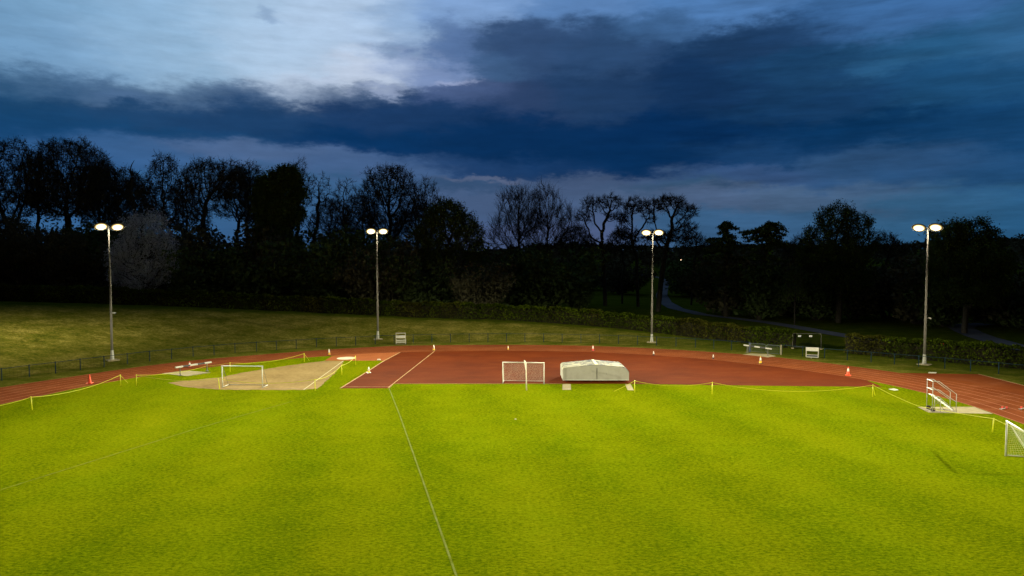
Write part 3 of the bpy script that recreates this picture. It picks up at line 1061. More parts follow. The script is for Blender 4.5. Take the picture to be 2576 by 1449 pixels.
# undergrowth shrubs behind the hedge: two grown ones, the rest copies
def shrub_proto(seed, leaf, n, w, h):
    rng = np.random.default_rng(seed)
    root = empty('shrub', (0, 0, 0))
    mb = MB()
    tips = []
    for k in range(16):
        a = rng.uniform(0, 2 * PI)
        L = rng.uniform(.5, 1.0)
        p = [Vector((0, 0, -.3)), Vector((math.cos(a) * w * .25 * L, math.sin(a) * w * .25 * L, h * .35 * L)), Vector((math.cos(a) * w * .48 * L, math.sin(a) * w * .48 * L, h * rng.uniform(.55, .95)))]
        mb.path(p, [.12, .07, .02], 5)
        tips += [p[1], p[2], p[1].lerp(p[2], .5)]
    mb.build('stem', M['bark'], root)
    c = np.array([tuple(t) for t in tips])
    d = rng.normal(size=(n, 3))
    d /= np.linalg.norm(d, axis=1, keepdims=True)
    lump = c[rng.integers(0, len(c), n)] + d * rng.uniform(.2, 1, (n, 1)) ** .5 * np.array((w * .2, w * .2, h * .18))
    lump[:, 2] = np.abs(lump[:, 2])
    V, Fq = cards_np(lump, .26, rng)
    np_mesh('foliage', V, Fq, M[leaf], root)
    return root


SH = [shrub_proto(41, 'bud', 5200, 9.0, 7.0), shrub_proto(42, 'evergreen', 5200, 9.0, 6.2)]
shrubs = [  # x, top y, Y, kind, scale-width
    (-40, 640, 117, 0, 1.1, 'dark undergrowth shrub low at the left photo edge'), (110, 600, 119, 1, 1.2, 'dark undergrowth shrub below the tallest left tree'), (205, 625, 112, 0, 1.0, 'dark undergrowth shrub left of the blossom tree'), (268, 590, 121, 1, 1.0, 'dark shrub rising behind the left floodlight'),
    (452, 600, 118, 0, 1.1, 'dark shrub right of the blossom tree'), (505, 640, 112, 1, 1.0, 'low shrub under the many-stemmed bare tree'), (575, 585, 121, 0, 1.2, 'tall shrub below the many-stemmed bare tree'), (655, 620, 114, 1, 1.0, 'dark shrub at the left foot of the ivy tree'),
    (775, 610, 119, 0, 1.1, 'dark shrub at the foot of the slender forked tree'), (820, 625, 114, 1, 1.0, 'low shrub between the forked and the light bare tree'), (890, 598, 121, 1, 1.1, 'dark shrub just left of the second floodlight'), (945, 640, 112, 0, 1.0, 'low shrub straight behind the second floodlight'),
    (1010, 600, 121, 0, 1.1, 'dark shrub right of the second floodlight'), (1075, 640, 113, 1, 1.0, 'low shrub left of the green dome tree'), (1200, 660, 112, 0, 1.0, 'low shrub right of the green dome tree'), (1290, 640, 124, 1, 1.1, 'dark shrub at the foot of the left wispy tree'),
    (1375, 625, 126, 1, 1.2, 'dark shrub at the foot of the right wispy tree'), (1240, 632, 132, 0, 1.1, 'shrub in the dip left of the wispy trees'), (1455, 715, 128, 1, .8, 'rounded black shrub on the dark grass left of the lone bare tree'), (1830, 640, 128, 0, 1.1, 'shrub under the left pine'),
    (1745, 655, 190, 1, 1.5, 'far shrub beside the winding path'), (1905, 668, 124, 1, 1.1, 'shrub under the right pine'), (1985, 650, 128, 0, 1.1, 'shrub between the right pine and the oak'), (2060, 680, 122, 1, 1.1, 'shrub at the left foot of the oak'),
    (2150, 672, 124, 0, 1.2, 'shrub at the right foot of the oak'), (2240, 650, 128, 1, 1.3, 'shrub left of the right-hand floodlight'), (2310, 645, 116, 0, 1.2, 'shrub behind the right-hand floodlight'), (2380, 690, 112, 1, 1.0, 'shrub right of the right-hand floodlight'),
    (2530, 655, 112, 0, 1.3, 'tall dark shrub near the right photo edge'), (2590, 700, 108, 1, 1.2, 'dark shrub cut off by the right photo edge'), (2480, 735, 122, 1, 1.0, 'shrub beyond the bend of the right path'), (1560, 650, 200, 0, 1.4, 'far shrub below the small rounded bare tree'), (1480, 655, 230, 1, 1.6, 'far shrub behind the lone bare tree')]
used = [False, False]
for (x, yt, Y, k, sw, lab) in shrubs:
    o = SH[k] if not used[k] else copy_tree(SH[k])
    used[k] = True
    b = AT(x, 643, Y)
    z0 = hz(b.x, Y)
    yt -= 14 if x < 1000 else 0
    hgt = max(AT(x, yt, Y).z - z0, 2.0)
    o.location = (b.x, Y, z0 - .1)
    o.rotation_euler = (0, 0, random.uniform(0, 6.28))
    sz = hgt / (7.2 if k == 0 else 6.4)
    o.scale = (sw * max(sz, .8), sw * max(sz, .8), sz)
    tag(o, lab, 'shrub', 'shrubs behind the hedge')


# far-off woods on the hills and behind the near trees: nobody could count them
def far_wood(name, spec, seed, leaf, size, lab):
    rng = np.random.default_rng(seed)
    P = []
    for (X, Y, h, w, n) in spec:
        z0 = hz(X, Y)
        d = rng.normal(size=(n, 3))
        d /= np.linalg.norm(d, axis=1, keepdims=True)
        q = d * rng.uniform(.2, 1, (n, 1)) ** .4 * np.array((w, w, h * .5)) + np.array((X, Y, z0 + h * .5))
        P.append(q)
    P = np.concatenate(P)
    V, Fq = cards_np(P, size, rng)
    o = np_mesh(name, V, Fq, M[leaf])
    return tag(o, lab, 'woodland', None, 'stuff')


rr = random.Random(3)
spec = []
for i in range(520):
    az = rr.uniform(-.2, .72)
    d = rr.uniform(620, 1500)
    spec.append((d * math.sin(az), d * math.cos(az), rr.uniform(6, 17), rr.uniform(5, 12), 60))
for i in range(260):
    az = rr.uniform(-.75, .72)
    d = rr.uniform(1250, 1480)
    spec.append((d * math.sin(az), d * math.cos(az), rr.uniform(7, 13), rr.uniform(8, 14), 55))
far_wood('hill_woodland', spec, 51, 'bud', 2.6, 'dark wooded hillside along the far skyline')
spec = []
for i in range(120):
    x = rr.uniform(-120, 1235)
    Y = rr.uniform(138, 165)
    c = AT(x, 643, Y)
    spec.append((c.x, Y, (rr.uniform(9, 19) if x < 760 else rr.uniform(8, 14.5)), rr.uniform(2.6, 4.6), 520))
far_wood('understorey_woodland', spec, 52, 'bud', .42, 'black mass of understorey filling the wood behind the left trees')


# ------------------------------------------------------------------ clipped hedge
def hedge_run(label, a, b, seed, top=2.15, w=1.5):
    """a, b: fractions along HED"""
    rng = np.random.default_rng(seed)
    H = np.array(HED, float)
    seg = np.concatenate([[0], np.cumsum(np.linalg.norm(np.diff(H[:, :2], axis=0), axis=1))])
    s0, s1 = np.interp(a, H[:, 0], seg), np.interp(b, H[:, 0], seg)
    S = np.linspace(s0, s1, int((s1 - s0) / 1.0) + 2)
    X = np.interp(S, seg, H[:, 0])
    Y = np.interp(S, seg, H[:, 1])
    for _ in range(3):
        X[1:-1] = (X[:-2] + 2 * X[1:-1] + X[2:]) / 4
        Y[1:-1] = (Y[:-2] + 2 * Y[1:-1] + Y[2:]) / 4
    Z = height(X, Y)
    dx, dy = np.gradient(X), np.gradient(Y)
    L = np.hypot(dx, dy)
    nx, ny = dy / L, -dx / L
    hh = top + .10 * np.sin(S * .37) + .06 * np.sin(S * 1.3 + 1)
    # woody core
    prof = [(-w * .26, -.2), (-w * .28, .6), (-w * .22, .84), (w * .22, .84), (w * .28, .6), (w * .26, -.2)]
    V = []
    for (o, f) in prof:
        V.append(np.stack([X + nx * o, Y + ny * o, Z + (hh * f if f > 0 else f)], -1))
    V = np.stack(V, 1)
    nS, k = len(S), len(prof)
    Fq = []
    for i in range(nS - 1):
        for j in range(k - 1):
            Fq.append((i * k + j, i * k + j + 1, (i + 1) * k + j + 1, (i + 1) * k + j))
    root = empty('hedge', (X[nS // 2], Y[nS // 2], Z[nS // 2]))
    loc = np.array(root.location)
    np_mesh('core', V.reshape(-1, 3) - loc, np.array(Fq), M['core'], root)
    n = int((s1 - s0) * 520)
    t = rng.uniform(0, nS - 1.001, n)
    i = t.astype(int)
    f = t - i
    ip = lambda A: A[i] * (1 - f) + A[i + 1] * f
    side = rng.uniform(0, 1, n)
    off = np.where(side < .40, -w * .5, np.where(side < .62, w * .5, rng.uniform(-w * .5, w * .5, n)))
    zz = np.where(side < .62, rng.uniform(0.02, 1, n) ** .9, 1.0)
    lumps = .13 * np.sin(t * 2.1 + zz * 4) * np.sin(t * .83 + 2) + .08 * np.sin(t * 5.3 + zz * 9)
    off = off * (1 + lumps) + rng.normal(size=n) * .07
    hz_ = ip(hh)
    P = np.stack([ip(X) + ip(nx) * off, ip(Y) + ip(ny) * off, ip(Z) + hz_ * zz * (1 + lumps * .35) + rng.normal(size=n) * .06], -1)
    V, Fq = cards_np(P - loc, .15, rng)
    patch = np.sin(t * .31 + 1) + .8 * np.sin(t * .13 + 2) + .7 * np.sin(t * .9) + rng.normal(size=n) * .5
    np_mesh('foliage', V, Fq, M['hedge'], root, mat_index=(patch > .8).astype(int), mats=[M['hedge_brown']])
    tag(root, label, 'hedge')
    return root


hedge_run('long clipped hedge curving along the top of the grass bank up to the panel gap', -112, 35.2, 61)
hedge_run('clipped hedge running behind the right-hand floodlight from the panel to the photo edge', 39.6, 76, 62)


# ------------------------------------------------------------------ fences
def fence(label, pts, extra=None):
    root = empty('rail_fence', (*pts[len(pts) // 2], 0))
    o = Vector((*pts[len(pts) // 2], 0))
    P = [Vector((*p, hz(*p))) - o for p in pts]
    for i, p in enumerate(P):
        r = .045
        MB().lathe([(r, -.2), (r, 1.13), (r * 1.15, 1.135), (r * 1.15, 1.16), (r * .5, 1.18)], 8, p).build('post', M['fence'], root)
    MB().path([p + Vector((0, 0, 1.10)) for p in P], .028, 6).build('rail', M['fence'], root, smooth=True)
    m = MB()
    # welded wire infill
    for zz in (.08, .34, .60, .86):
        m.path([p + Vector((0, -.03, zz)) for p in P], .004, 3, False)
    for a, b in zip(P[:-1], P[1:]):
        k = int((b - a).length / .30)
        for j in range(k):
            q = a.lerp(b, j / k) + Vector((0, -.03, 0))
            m.tube(q + Vector((0, 0, .05)), q + Vector((0, 0, 1.05)), .0035, None, 3, False)
    m.build('wire_infill', M['wire'], root)
    tag(root, label, 'fence', 'blue-green rail fence round the track')


left_pts = [(CEN.x - 53.6, 46.0), (CEN.x - 52.6, 50.5), (-51.5, 54.5), (-50.2, 58), (-48.7, 60.8)] + FEN[:38]
right_pts = FEN[38:] + [(49.3, 64.6), (51.0, 62.2), (52.5, 59.6), (53.6, 57)]
fence('long blue-green rail fence round the bend, from the left edge to the gate', left_pts)
fence('blue-green rail fence right of the gate, passing the right-hand floodlight', right_pts)


# gate: two leaves with rounded corners, a post each end
def gate_leaf(a, b, label):
    a, b = Vector((*a, 0)), Vector((*b, 0))
    root = empty('gate', a)
    d = (b - a)
    u = d.normalized()
    L = d.length
    rc = .16
    pr = []
    for (cx, cz, a0) in ((rc, .10 + rc, PI), (L - rc, .10 + rc, 1.5 * PI), (L - rc, 1.08 - rc, 0), (rc, 1.08 - rc, .5 * PI)):
        for k in range(4):
            an = a0 + k / 3 * PI / 2
            pr.append(u * (cx + rc * math.cos(an)) + Vector((0, 0, cz + rc * math.sin(an))))
    pr.append(pr[0])
    MB().path(pr, .026, 6).build('gate_frame', M['gate'], root, smooth=True)
    m = MB()
    for k in range(1, int(L / .12)):
        m.tube(u * (k * .12) + Vector((0, 0, .12)), u * (k * .12) + Vector((0, 0, 1.06)), .008, None, 4, False)
    m.build('gate_bars', M['gate'], root)
    tag(root, label, 'gate', 'gate leaves in the rail fence')


gate_leaf(G(1889, 886), G(1925, 889), 'left leaf of the metal gate behind the striped barrier')
gate_leaf(G(1928, 890), G(1962, 893), 'right leaf of the metal gate, beside the timber post')
gp = G(1886, 885.6)
o = MB().lathe([(.13, -.2), (.13, 1.05), (.15, 1.06), (.15, 1.10), (.03, 1.13)], 12).build('gate_post', M['bluepanel'])
o.location = (*gp, 0)
tag(o, 'thick dark gate post at the end of the left fence', 'post')
gp = G(1964.5, 892.5)
o = MB().box((0, 0, .5), (.13, .13, 1.3)).build('timber_post', M['wood_post'], bevel=.012)
o.location = (*gp, 0)
tag(o, 'short weathered timber post closing the right gate leaf', 'post')


# temporary fence panel with two notices
def panel():
    a, b = Vector((*G(1932 + 245 / 4, 683.9 + 772 / 4), 0)), Vector((*G(1932 + 533 / 4, 683.9 + 778 / 4), 0))
    d = b - a
    u = d.normalized()
    L = d.length
    root = empty('fence_panel', a)
    Hh = 1.9
    mb = MB()
    mb.path([Vector((0, 0, .05)), Vector((0, 0, Hh - .1)), u * .1 + Vector((0, 0, Hh)), u * (L - .1) + Vector((0, 0, Hh)), u * L + Vector((0, 0, Hh - .1)), u * L + Vector((0, 0, .05))], .024, 8)
    mb.tube(Vector((0, 0, .22)), u * L + Vector((0, 0, .22)), .016, None, 6)
    mb.build('panel_frame', M['galv'], root, smooth=True)
    m = MB()
    k = int(L / .09)
    for i in range(1, k):
        m.tube(u * (L * i / k) + Vector((0, 0, .22)), u * (L * i / k) + Vector((0, 0, Hh)), .0035, None, 3, False)
    for i in range(1, 8):
        m.tube(Vector((0, 0, .22 + i * .21)), u * L + Vector((0, 0, .22 + i * .21)), .0035, None, 3, False)
    m.build('wire_infill', M['wire'], root)
    nrm = Vector((u.y, -u.x, 0))
    for f in (.245, .63):
        c = u * (L * f) + Vector((0, 0, Hh - .32)) + nrm * .03
        s = MB().box(c, (.34, .012, .23), math.atan2(u.y, u.x)).build('notice', M['sign'], root)
        lm = MB()
        for j, (wd, dz) in enumerate(((.20, .055), (.24, .005), (.16, -.045))):
            lm.box(c + nrm * .008 + Vector((0, 0, dz)), (wd, .004, .022), math.atan2(u.y, u.x))
        lm.build('print', M['ink'], s)
    for q in (Vector((0, 0, .06)), u * L + Vector((0, 0, .06))):
        MB().box(q, (.26, .55, .13), math.atan2(u.y, u.x)).build('foot', M['concrete'], root, bevel=.02)
    tag(root, 'temporary wire fence panel with two white notices filling the hedge gap', 'fence panel')


panel()

# ------------------------------------------------------------------ floodlights
AIMP = Vector((-1.0, 36.0, 0))


def make_pole(cam_side=None):
    """prototype standing at the origin, lamps facing +Y"""
    root = empty('floodlight', (0, 0, 0))
    MB().box((0, 0, .0), (1.15, 1.15, .12)).build('foot_slab', M['concrete'], root, bevel=.02)
    MB().lathe([(.21, .06), (.20, .12), (.135, 1.02), (.135, 1.08)], 16).build('pole_base', M['pole_base'], root)
    p = MB()
    p.lathe([(.122, 1.0), (.116, 5.2), (.104, 5.25), (.098, 10.0), (.086, 10.05), (.074, 14.35)], 12)
    sh = p.build('pole', M['galv'], root, smooth=True)
    for z in (1.08, 5.22, 10.03):
        MB().lathe([(.128, z), (.13, z + .03), (.128, z + .06)], 12).build('collar', M['head'], sh)
    MB().bar((-.85, 0, 14.38), (.85, 0, 14.38), .09, .09).build('cross_arm', M['head'], root)
    for s in (-1, 1):
        h = MB()
        # shallow dished housing, mouth tipped down and outward
        n, prof = 24, [(.0, -.20), (.30, -.19), (.56, -.10), (.69, .0), (.715, .03)]
        vs, fs = [], []
        R = Matrix.Rotation(math.radians(52), 3, 'X')
        c = Vector((s * .80, .16, 14.45))
        for r, d in prof:
            for k in range(n):
                a = 2 * PI * k / n
                vs.append(c + R @ Vector((r * math.cos(a) * 1.03, r * math.sin(a) * .74, -d)))
        for i in range(len(prof) - 1):
            for k in range(n):
                k2 = (k + 1) % n
                fs.append((i * n + k, i * n + k2, (i + 1) * n + k2, (i + 1) * n + k))
        head = h.add(vs, fs).build('lamp_head', M['head'], root, smooth=True)
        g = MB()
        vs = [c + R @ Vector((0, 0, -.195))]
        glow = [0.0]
        rr_ = [(.12, .19), (.22, .18), (.32, .16), (.41, .135), (.49, .105), (.57, .07), (.64, .04), (.70, .015)]  # glass made larger than the lamp so its rim carries the painted halo
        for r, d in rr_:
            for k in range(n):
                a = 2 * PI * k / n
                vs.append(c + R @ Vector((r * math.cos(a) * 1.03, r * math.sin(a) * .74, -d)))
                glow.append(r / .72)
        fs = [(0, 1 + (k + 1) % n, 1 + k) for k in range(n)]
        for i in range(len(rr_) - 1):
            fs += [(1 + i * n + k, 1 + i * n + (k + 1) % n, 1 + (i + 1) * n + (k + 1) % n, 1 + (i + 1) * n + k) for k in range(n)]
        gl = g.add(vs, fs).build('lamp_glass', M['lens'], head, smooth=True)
        gl.data.attributes.new('rim_halo', 'FLOAT', 'POINT').data.foreach_set('value', glow)
        MB().bar((s * .62, 0, 14.40), (s * .74, .12, 14.50), .06, .05).build('bracket', M['head'], root)
    return root


def add_lamps(root, yaw, power, spill, left_head=None):
    """two asymmetric floodlight beams (an IES-like spread: strongest far out, cut off at the horizontal) and a little spill"""
    for s in (-1, 1):
        L = bpy.data.lights.new('floodlight_beam', 'POINT')
        L.energy = power * (2.1 if left_head and s == -1 else 1.0)
        L.color = (1.0, .95, .66)
        L.shadow_soft_size = .22
        L.use_nodes = True
        t = NT(L.node_tree)
        em = [n for n in L.node_tree.nodes if n.type == 'EMISSION'][0]
        g = t.new('ShaderNodeNewGeometry')
        a = yaw + PI / 2 - s * math.radians(18)
        lo, hi = .15, .85
        if left_head and s == -1:
            a, lo, hi = left_head, .80, 1.0
        down = t.math('MULTIPLY', t.vec('DOT_PRODUCT', g.outputs['Incoming'], (0, 0, 1)), SIGN)
        fwd = t.math('MULTIPLY', t.vec('DOT_PRODUCT', g.outputs['Incoming'], (math.cos(a), math.sin(a), 0)), -SIGN)
        cut = t.mapr(down, .16, .27, 0, 1, True) if left_head and s == -1 else t.mapr(down, .075, .195, 0, 1, True)
        far = t.math('POWER', t.math('DIVIDE', .27, t.math('MAXIMUM', down, .27)), 1.75)
        side = t.mapr(fwd, lo, hi, 0.0, 1, True)
        t.link(t.math('MULTIPLY', t.math('MULTIPLY', cut, far), side), em.inputs['Strength'])
        o = bpy.data.objects.new('floodlight_beam', L)
        COL.objects.link(o)
        o.parent = root
        o.location = (s * .80, .42, 14.02)
        L2 = bpy.data.lights.new('floodlight_spill', 'POINT')
        L2.energy = spill
        L2.color = (1.0, .93, .70)
        L2.shadow_soft_size = .25
        o2 = bpy.data.objects.new('floodlight_spill', L2)
        COL.objects.link(o2)
        o2.parent = root
        o2.location = (s * .62, .50, 14.0)


BEAM, SPILL, SIGN = 74000.0, 230.0, -1.0
proto = make_pole()
poles = [(Q(0, 1130, 903), 'leftmost floodlight, with a small camera, in front of the blossom tree'), (Q(1, 1227, 699), 'floodlight beside the white-topped trolley in front of the great round tree'),
         (Q(2, 1406, 714), 'floodlight before the wide spreading bare tree and the park path'), (Q(3, 1572, 932), 'rightmost floodlight, with a small camera, in front of the right-hand hedge'),
         ((-51.5, 36), 'floodlight left of the pitch, outside the photo'), ((50.5, 34), 'floodlight right of the pitch, outside the photo'),
         ((-51, -4), 'floodlight left behind the camera'), ((50, -6), 'floodlight right behind the camera')]
POLES = []
for i, (p, lab) in enumerate(poles):
    o = proto if i == 0 else copy_tree(proto)
    o.location = (*p, hz(*p))
    d = AIMP - Vector((*p, 0))
    o.rotation_euler = (0, 0, math.atan2(d.y, d.x) - PI / 2)
    tag(o, lab, 'floodlight', 'floodlights round the track')
    POLES.append(o)
mult = [1.25, 1.2, 1.2, 1.25, 2.35, 1.75, .20, .22]
for o, k in zip(POLES, mult):
    add_lamps(o, o.rotation_euler.z, BEAM * k, SPILL, math.radians(107) if o is POLES[4] else None)


# small cameras clamped to two poles
def pole_camera(pole, z, label):
    root = empty('security_camera', (pole.location.x, pole.location.y, pole.location.z + z))
    MB().bar((.12, -.02, 0), (.30, -.06, 0), .05, .05).build('arm', M['galv'], root)
    MB().box((.40, -.08, .03), (.30, .17, .15), .25, (math.radians(12), 'Y')).build('housing', M['white'], root, bevel=.02)
    MB().tube((.52, -.10, -.0), (.58, -.11, -.02), .045, .05, 10).build('lens', M['black'], root)
    tag(root, label, 'camera', 'cameras on the floodlight poles')


pole_camera(POLES[0], 5.1, 'small white security camera on the leftmost floodlight pole')
pole_camera(POLES[3], 4.9, 'small white security camera on the rightmost floodlight pole')


# ------------------------------------------------------------------ goals
def net_grid(mb, f, nu, nv, r=.0035):
    for i in range(nu + 1):
        mb.path([f(i / nu, j / 8) for j in range(9)], r, 3, False)
    for j in range(nv + 1):
        mb.path([f(i / 8, j / nv) for i in range(9)], r, 3, False)


def goal(label, a, b, hgt, depth, net, sup, group):
    a, b = Vector((*a, 0)), Vector((*b, 0))
    root = empty('goal', (a + b) / 2)
    o = (a + b) / 2
    u = (b - a).normalized()
    bk = Vector((-u.y, u.x, 0))
    A, B = a - o, b - o
    Z = Vector((0, 0, 1))
    r = .047
    for P in (A, B):
        MB().tube(P - Z * .02, P + Z * (hgt - .05), r, None, 12).build('post', M['white'], root, smooth=True)
    MB().tube(A - u * .055 + Z * hgt, B + u * .055 + Z * hgt, r, None, 12).build('crossbar', M['white'], root, smooth=True)
    ab, bb = A + bk * depth + Z * .05, B + bk * depth + Z * .05
    for P, q in ((A, ab), (B, bb)):
        MB().tube(P + Z * .05, q, .032, None, 8).build('side_bar', M['white'], root, smooth=True)
        MB().tube(P + Z * (hgt - .06) + bk * .1, q, .018, None, 6).build('net_stay', sup, root, smooth=True)
    MB().tube(ab, bb, .028, None, 8).build('back_bar', sup if not net else M['alu'], root, smooth=True)
    if net:
        m = MB()
        tl, tr = A + Z * (hgt - .04), B + Z * (hgt - .04)

        def back(s, t):
            top = tl.lerp(tr, s) + bk * .12 - Z * .02
            bot = ab.lerp(bb, s)
            p = top.lerp(bot, t)
            return p + bk * (-.12 * math.sin(t * PI)) - Z * .05 * math.sin(s * PI) * (1 - t)
        net_grid(m, back, 34, 18)
        for P, q in ((A, ab), (B, bb)):
            def side(s, t, P=P, q=q):
                top = P + Z * (hgt - .04) + bk * (.12 * s)
                bot = P.lerp(q, s) + Z * .02
                return top.lerp(bot, t)
            net_grid(m, side, 9, 18)
        m.build('net', M['net'], root)
    return tag(root, label, 'goal', group)


GG = 'portable white goals on the infield'
goal('netless white goal on the sandy landing area', Q(0, 2239, 1165), Q(1, 66, 1168), 1.9, 1.15, False, M['net_frame'], GG)
goal('netted white goal on the red apron beside the long cover', Q(1, 2484, 1124), Q(2, 322, 1129), 1.92, 1.2, True, M['net'], GG)
g3 = Vector((*G(2530, 1147), 0))
goal('white goal on the grass cut off by the right photo edge', (g3.x, g3.y), (g3.x - 1.1, g3.y - 3.45), 2.02, 1.25, True, M['net'], GG)


# upright with a short top bracket, standing in the grass in front of the netted goal
def upright():
    p = Vector((*G(1324.8, 982), 0))
    root = empty('upright_post', p)
    MB().path([Vector((0, 0, -.05)), Vector((-.03, 0, .8)), Vector((-.05, 0, 2.42))], [.05, .05, .05], 10).build('post', M['white_old'], root, smooth=True)
    MB().bar((-.05, 0, 2.38), (-.17, 1.0, 2.40), .075, .075).build('bracket', M['white_old'], root)
    MB().tube((-.165, .95, 2.36), (-.06, .06, 1.75), .04, None, 8).build('brace', M['white_old'], root)
    tag(root, 'white upright post with a short top bracket in front of the netted goal', 'post')


upright()


# ------------------------------------------------------------------ long gabled jump cover
def jump_cover():
    a, b = Vector((*Q(2, 510, 1108), 0)), Vector((*Q(2, 1178, 1110), 0))
    c = (a + b) / 2
    root = empty('jump_cover', c)
    hw = (b - a).length / 2
    D = 3.0
    b0 = .17
    prof_l = [(-hw, b0), (-hw, 1.14), (-hw + .06, 1.24), (-hw + .20, 1.31), (0, 1.58)]
    prof_r = [(0, 1.58), (hw - .55, 1.37), (hw - .42, 1.32), (hw - .10, 1.06), (hw, .90), (hw, b0)]

    def shell(pr, nm):
        # front, back and end walls
        m = MB()
        n = len(pr)
        xs = [p[0] for p in pr]
        poly = pr + ([(0, b0)] if nm == 'l' else [(0, b0)])
        if nm == 'l':
            poly = pr + [(0, b0)]
        k = len(poly)
        fr = [(p[0], 0, p[1]) for p in poly]
        bk = [(p[0], D, p[1]) for p in poly]
        m.add(fr + bk, [tuple(range(k - 1, -1, -1)), tuple(range(k, 2 * k))])
        if nm == 'l':
            m.add([fr[0], fr[1], bk[1], bk[0]], [(0, 3, 2, 1)])
        else:
            m.add([fr[-3], fr[-2], bk[-2], bk[-3]], [(0, 1, 2, 3)])
        s = m.build('wall', M['tarp'], root)
        r = MB()
        seq = pr[1:] if nm == 'l' else pr[:-1]
        for p, q in zip(seq[:-1], seq[1:]):
            e = .02
            d = Vector((q[0] - p[0], 0, q[1] - p[1])).normalized()
            nn = Vector((-d.z, 0, d.x)) * e
            P0, P1 = Vector((p[0], -.03, p[1])) + nn * .3, Vector((q[0], -.03, q[1])) + nn * .3
            W = Vector((0, D + .06, 0))
            r.add([P0, P1, P1 + W, P0 + W, P0 + nn, P1 + nn, P1 + W + nn, P0 + W + nn],
                  [(0, 3, 2, 1), (4, 5, 6, 7), (0, 1, 5, 4), (2, 3, 7, 6), (1, 2, 6, 5), (3, 0, 4, 7)])
        r.build('roof', M['roof'], root)
    shell(prof_l, 'l')
    shell(prof_r, 'r')
    MB().box((.06, D / 2, 1.605), (.24, D + .10, .03)).build('ridge_strip', M['ridge'], root, bevel=.008)
    MB().box((.10, -.012, .78), (.035, .025, 1.05)).build('seam', M['black'], root)
    MB().box((.95, -.006, .75), (.02, .014, .13)).build('latch', M['black'], root)
    MB().bar((-hw - .0, -.012, b0 + .02), (hw, -.012, b0 + .02), .03, .05).build('bottom_rail', M['white'], root)
    MB().box((0, D / 2 + .25, .09), (2 * hw - .5, D - .7, .13)).build('landing_mat', M['bluepanel'], root)
    for sx in (-hw + .35, -.4, .4, hw - .35):
        for sy in (.25, D - .25):
            MB().tube((sx - .04, sy, .09), (sx + .04, sy, .09), .085, None, 14).build('wheel', M['rubber'], root)
    tag(root, 'long pale gabled metal cover with a stained roof on the red apron', 'equipment cover')


jump_cover()


# ------------------------------------------------------------------ striped water-jump style barriers
def barrier(label, a, b, over=.5):
    a, b = Vector((*a, 0)), Vector((*b, 0))
    c = (a + b) / 2
    root = empty('steeplechase_barrier', c)
    u = (b - a).normalized()
    L = (b - a).length + 2 * over
    s = -L / 2
    for k in range(5):
        p0, p1 = u * (s + L * k / 5), u * (s + L * (k + 1) / 5)
        MB().bar(p0 + Vector((0, 0, .85)), p1 + Vector((0, 0, .85)), .14, .14).build('beam_section', M['white'] if k % 2 == 0 else M['black'], root)
    for P in (a - c, b - c):
        MB().tube(P + Vector((0, 0, .0)), P + Vector((0, 0, .78)), .045, None, 10).build('leg', M['galv'], root)
        MB().box(P + Vector((0, 0, .035)), (.3, .3, .03)).build('foot_plate', M['galv'], root)
    tag(root, label, 'barrier', 'black and white striped barriers')


barrier('black and white striped barrier on the pale pad inside the left bend', G(453.3, 945), G(521, 934))
barrier('black and white striped barrier outside the track in front of the gate', G(1879.6, 887), G(1931.3, 895))


# ------------------------------------------------------------------ trolleys
def trolley_tall():
    p = Vector((*G(1008, 867), 0))
    root = empty('board_trolley', p, math.radians(4))
    w = .60
    for sx in (-w, w):
        MB().bar((sx, 0, .05), (sx, .10, 1.5), .05, .05).build('upright', M['white_old'], root)
        MB().bar((sx, -.1, .06), (sx, .95, .06), .06, .06).build('runner', M['galv'], root)
        MB().bar((sx, .9, .08), (sx, .85, .58), .05, .05).build('rear_upright', M['white_old'], root)
    MB().bar((-w - .03, .1, 1.48), (w + .03, .1, 1.48), .07, .08).build('top_bar', M['white'], root)
    MB().box((0, .02, 1.02), (2 * w + .06, .03, .36), 0, (math.radians(-14), 'X')).build('board', M['white'], root, bevel=.006)
    MB().box((0, .42, .50), (2 * w, .86, .06)).build('shelf', M['white_old'], root)
    MB().box((0, -.03, .33), (2 * w - .06, .03, .14)).build('front_slat', M['white'], root)
    MB().bar((-w, -.02, .09), (w, -.02, .09), .05, .06).build('base_rail', M['galv'], root)
    MB().box((.45, .3, .60), (.16, .3, .12), .3).build('equipment_box', M['alu'], root)
    tag(root, 'tall white-boarded trolley by the fence, beside the second floodlight', 'trolley')


def trolley_low():
    p = Vector((*G(2043, 902), 0))
    root = empty('board_trolley', p, math.radians(-22))
    w, d = .62, 1.15
    for sx in (-w, w):
        MB().bar((sx, 0, .16), (sx, .02, 1.0), .09, .06).build('upright', M['white_old'], root)
        MB().bar((sx, 0, .42), (sx, d, .42), .05, .06).build('side_rail', M['white_old'], root)
        MB().bar((sx, 0, .16), (sx, d, .16), .06, .07).build('side_rail', M['white_old'], root)
        MB().bar((sx, d, .13), (sx, d, .45), .05, .05).build('rear_upright', M['white_old'], root)
    MB().box((0, .12, 1.03), (2 * w + .1, .03, .50), 0, (math.radians(-42), 'X')).build('board', M['white'], root, bevel=.006)
    MB().bar((-w, 0, .42), (w, 0, .42), .04, .06).build('front_rail', M['white_old'], root)
    MB().bar((-w, -.01, .16), (w, -.01, .16), .06, .09).build('front_rail', M['white'], root)
    MB().box((0, .04, .29), (2 * w - .12, .02, .18)).build('infill_panel', M['bluepanel'], root)
    MB().box((0, d / 2, .20), (2 * w - .08, d - .06, .02)).build('floor_tray', M['bluepanel'], root)
    for q in ((-.1, .05), (w - .05, d - .1)):
        MB().tube((q[0] - .03, q[1], .09), (q[0] + .03, q[1], .09), .09, None, 14).build('wheel', M['white'], root)
    tag(root, 'low white trolley with a sloping top board in front of the wire panel', 'trolley')


trolley_tall()
trolley_low()


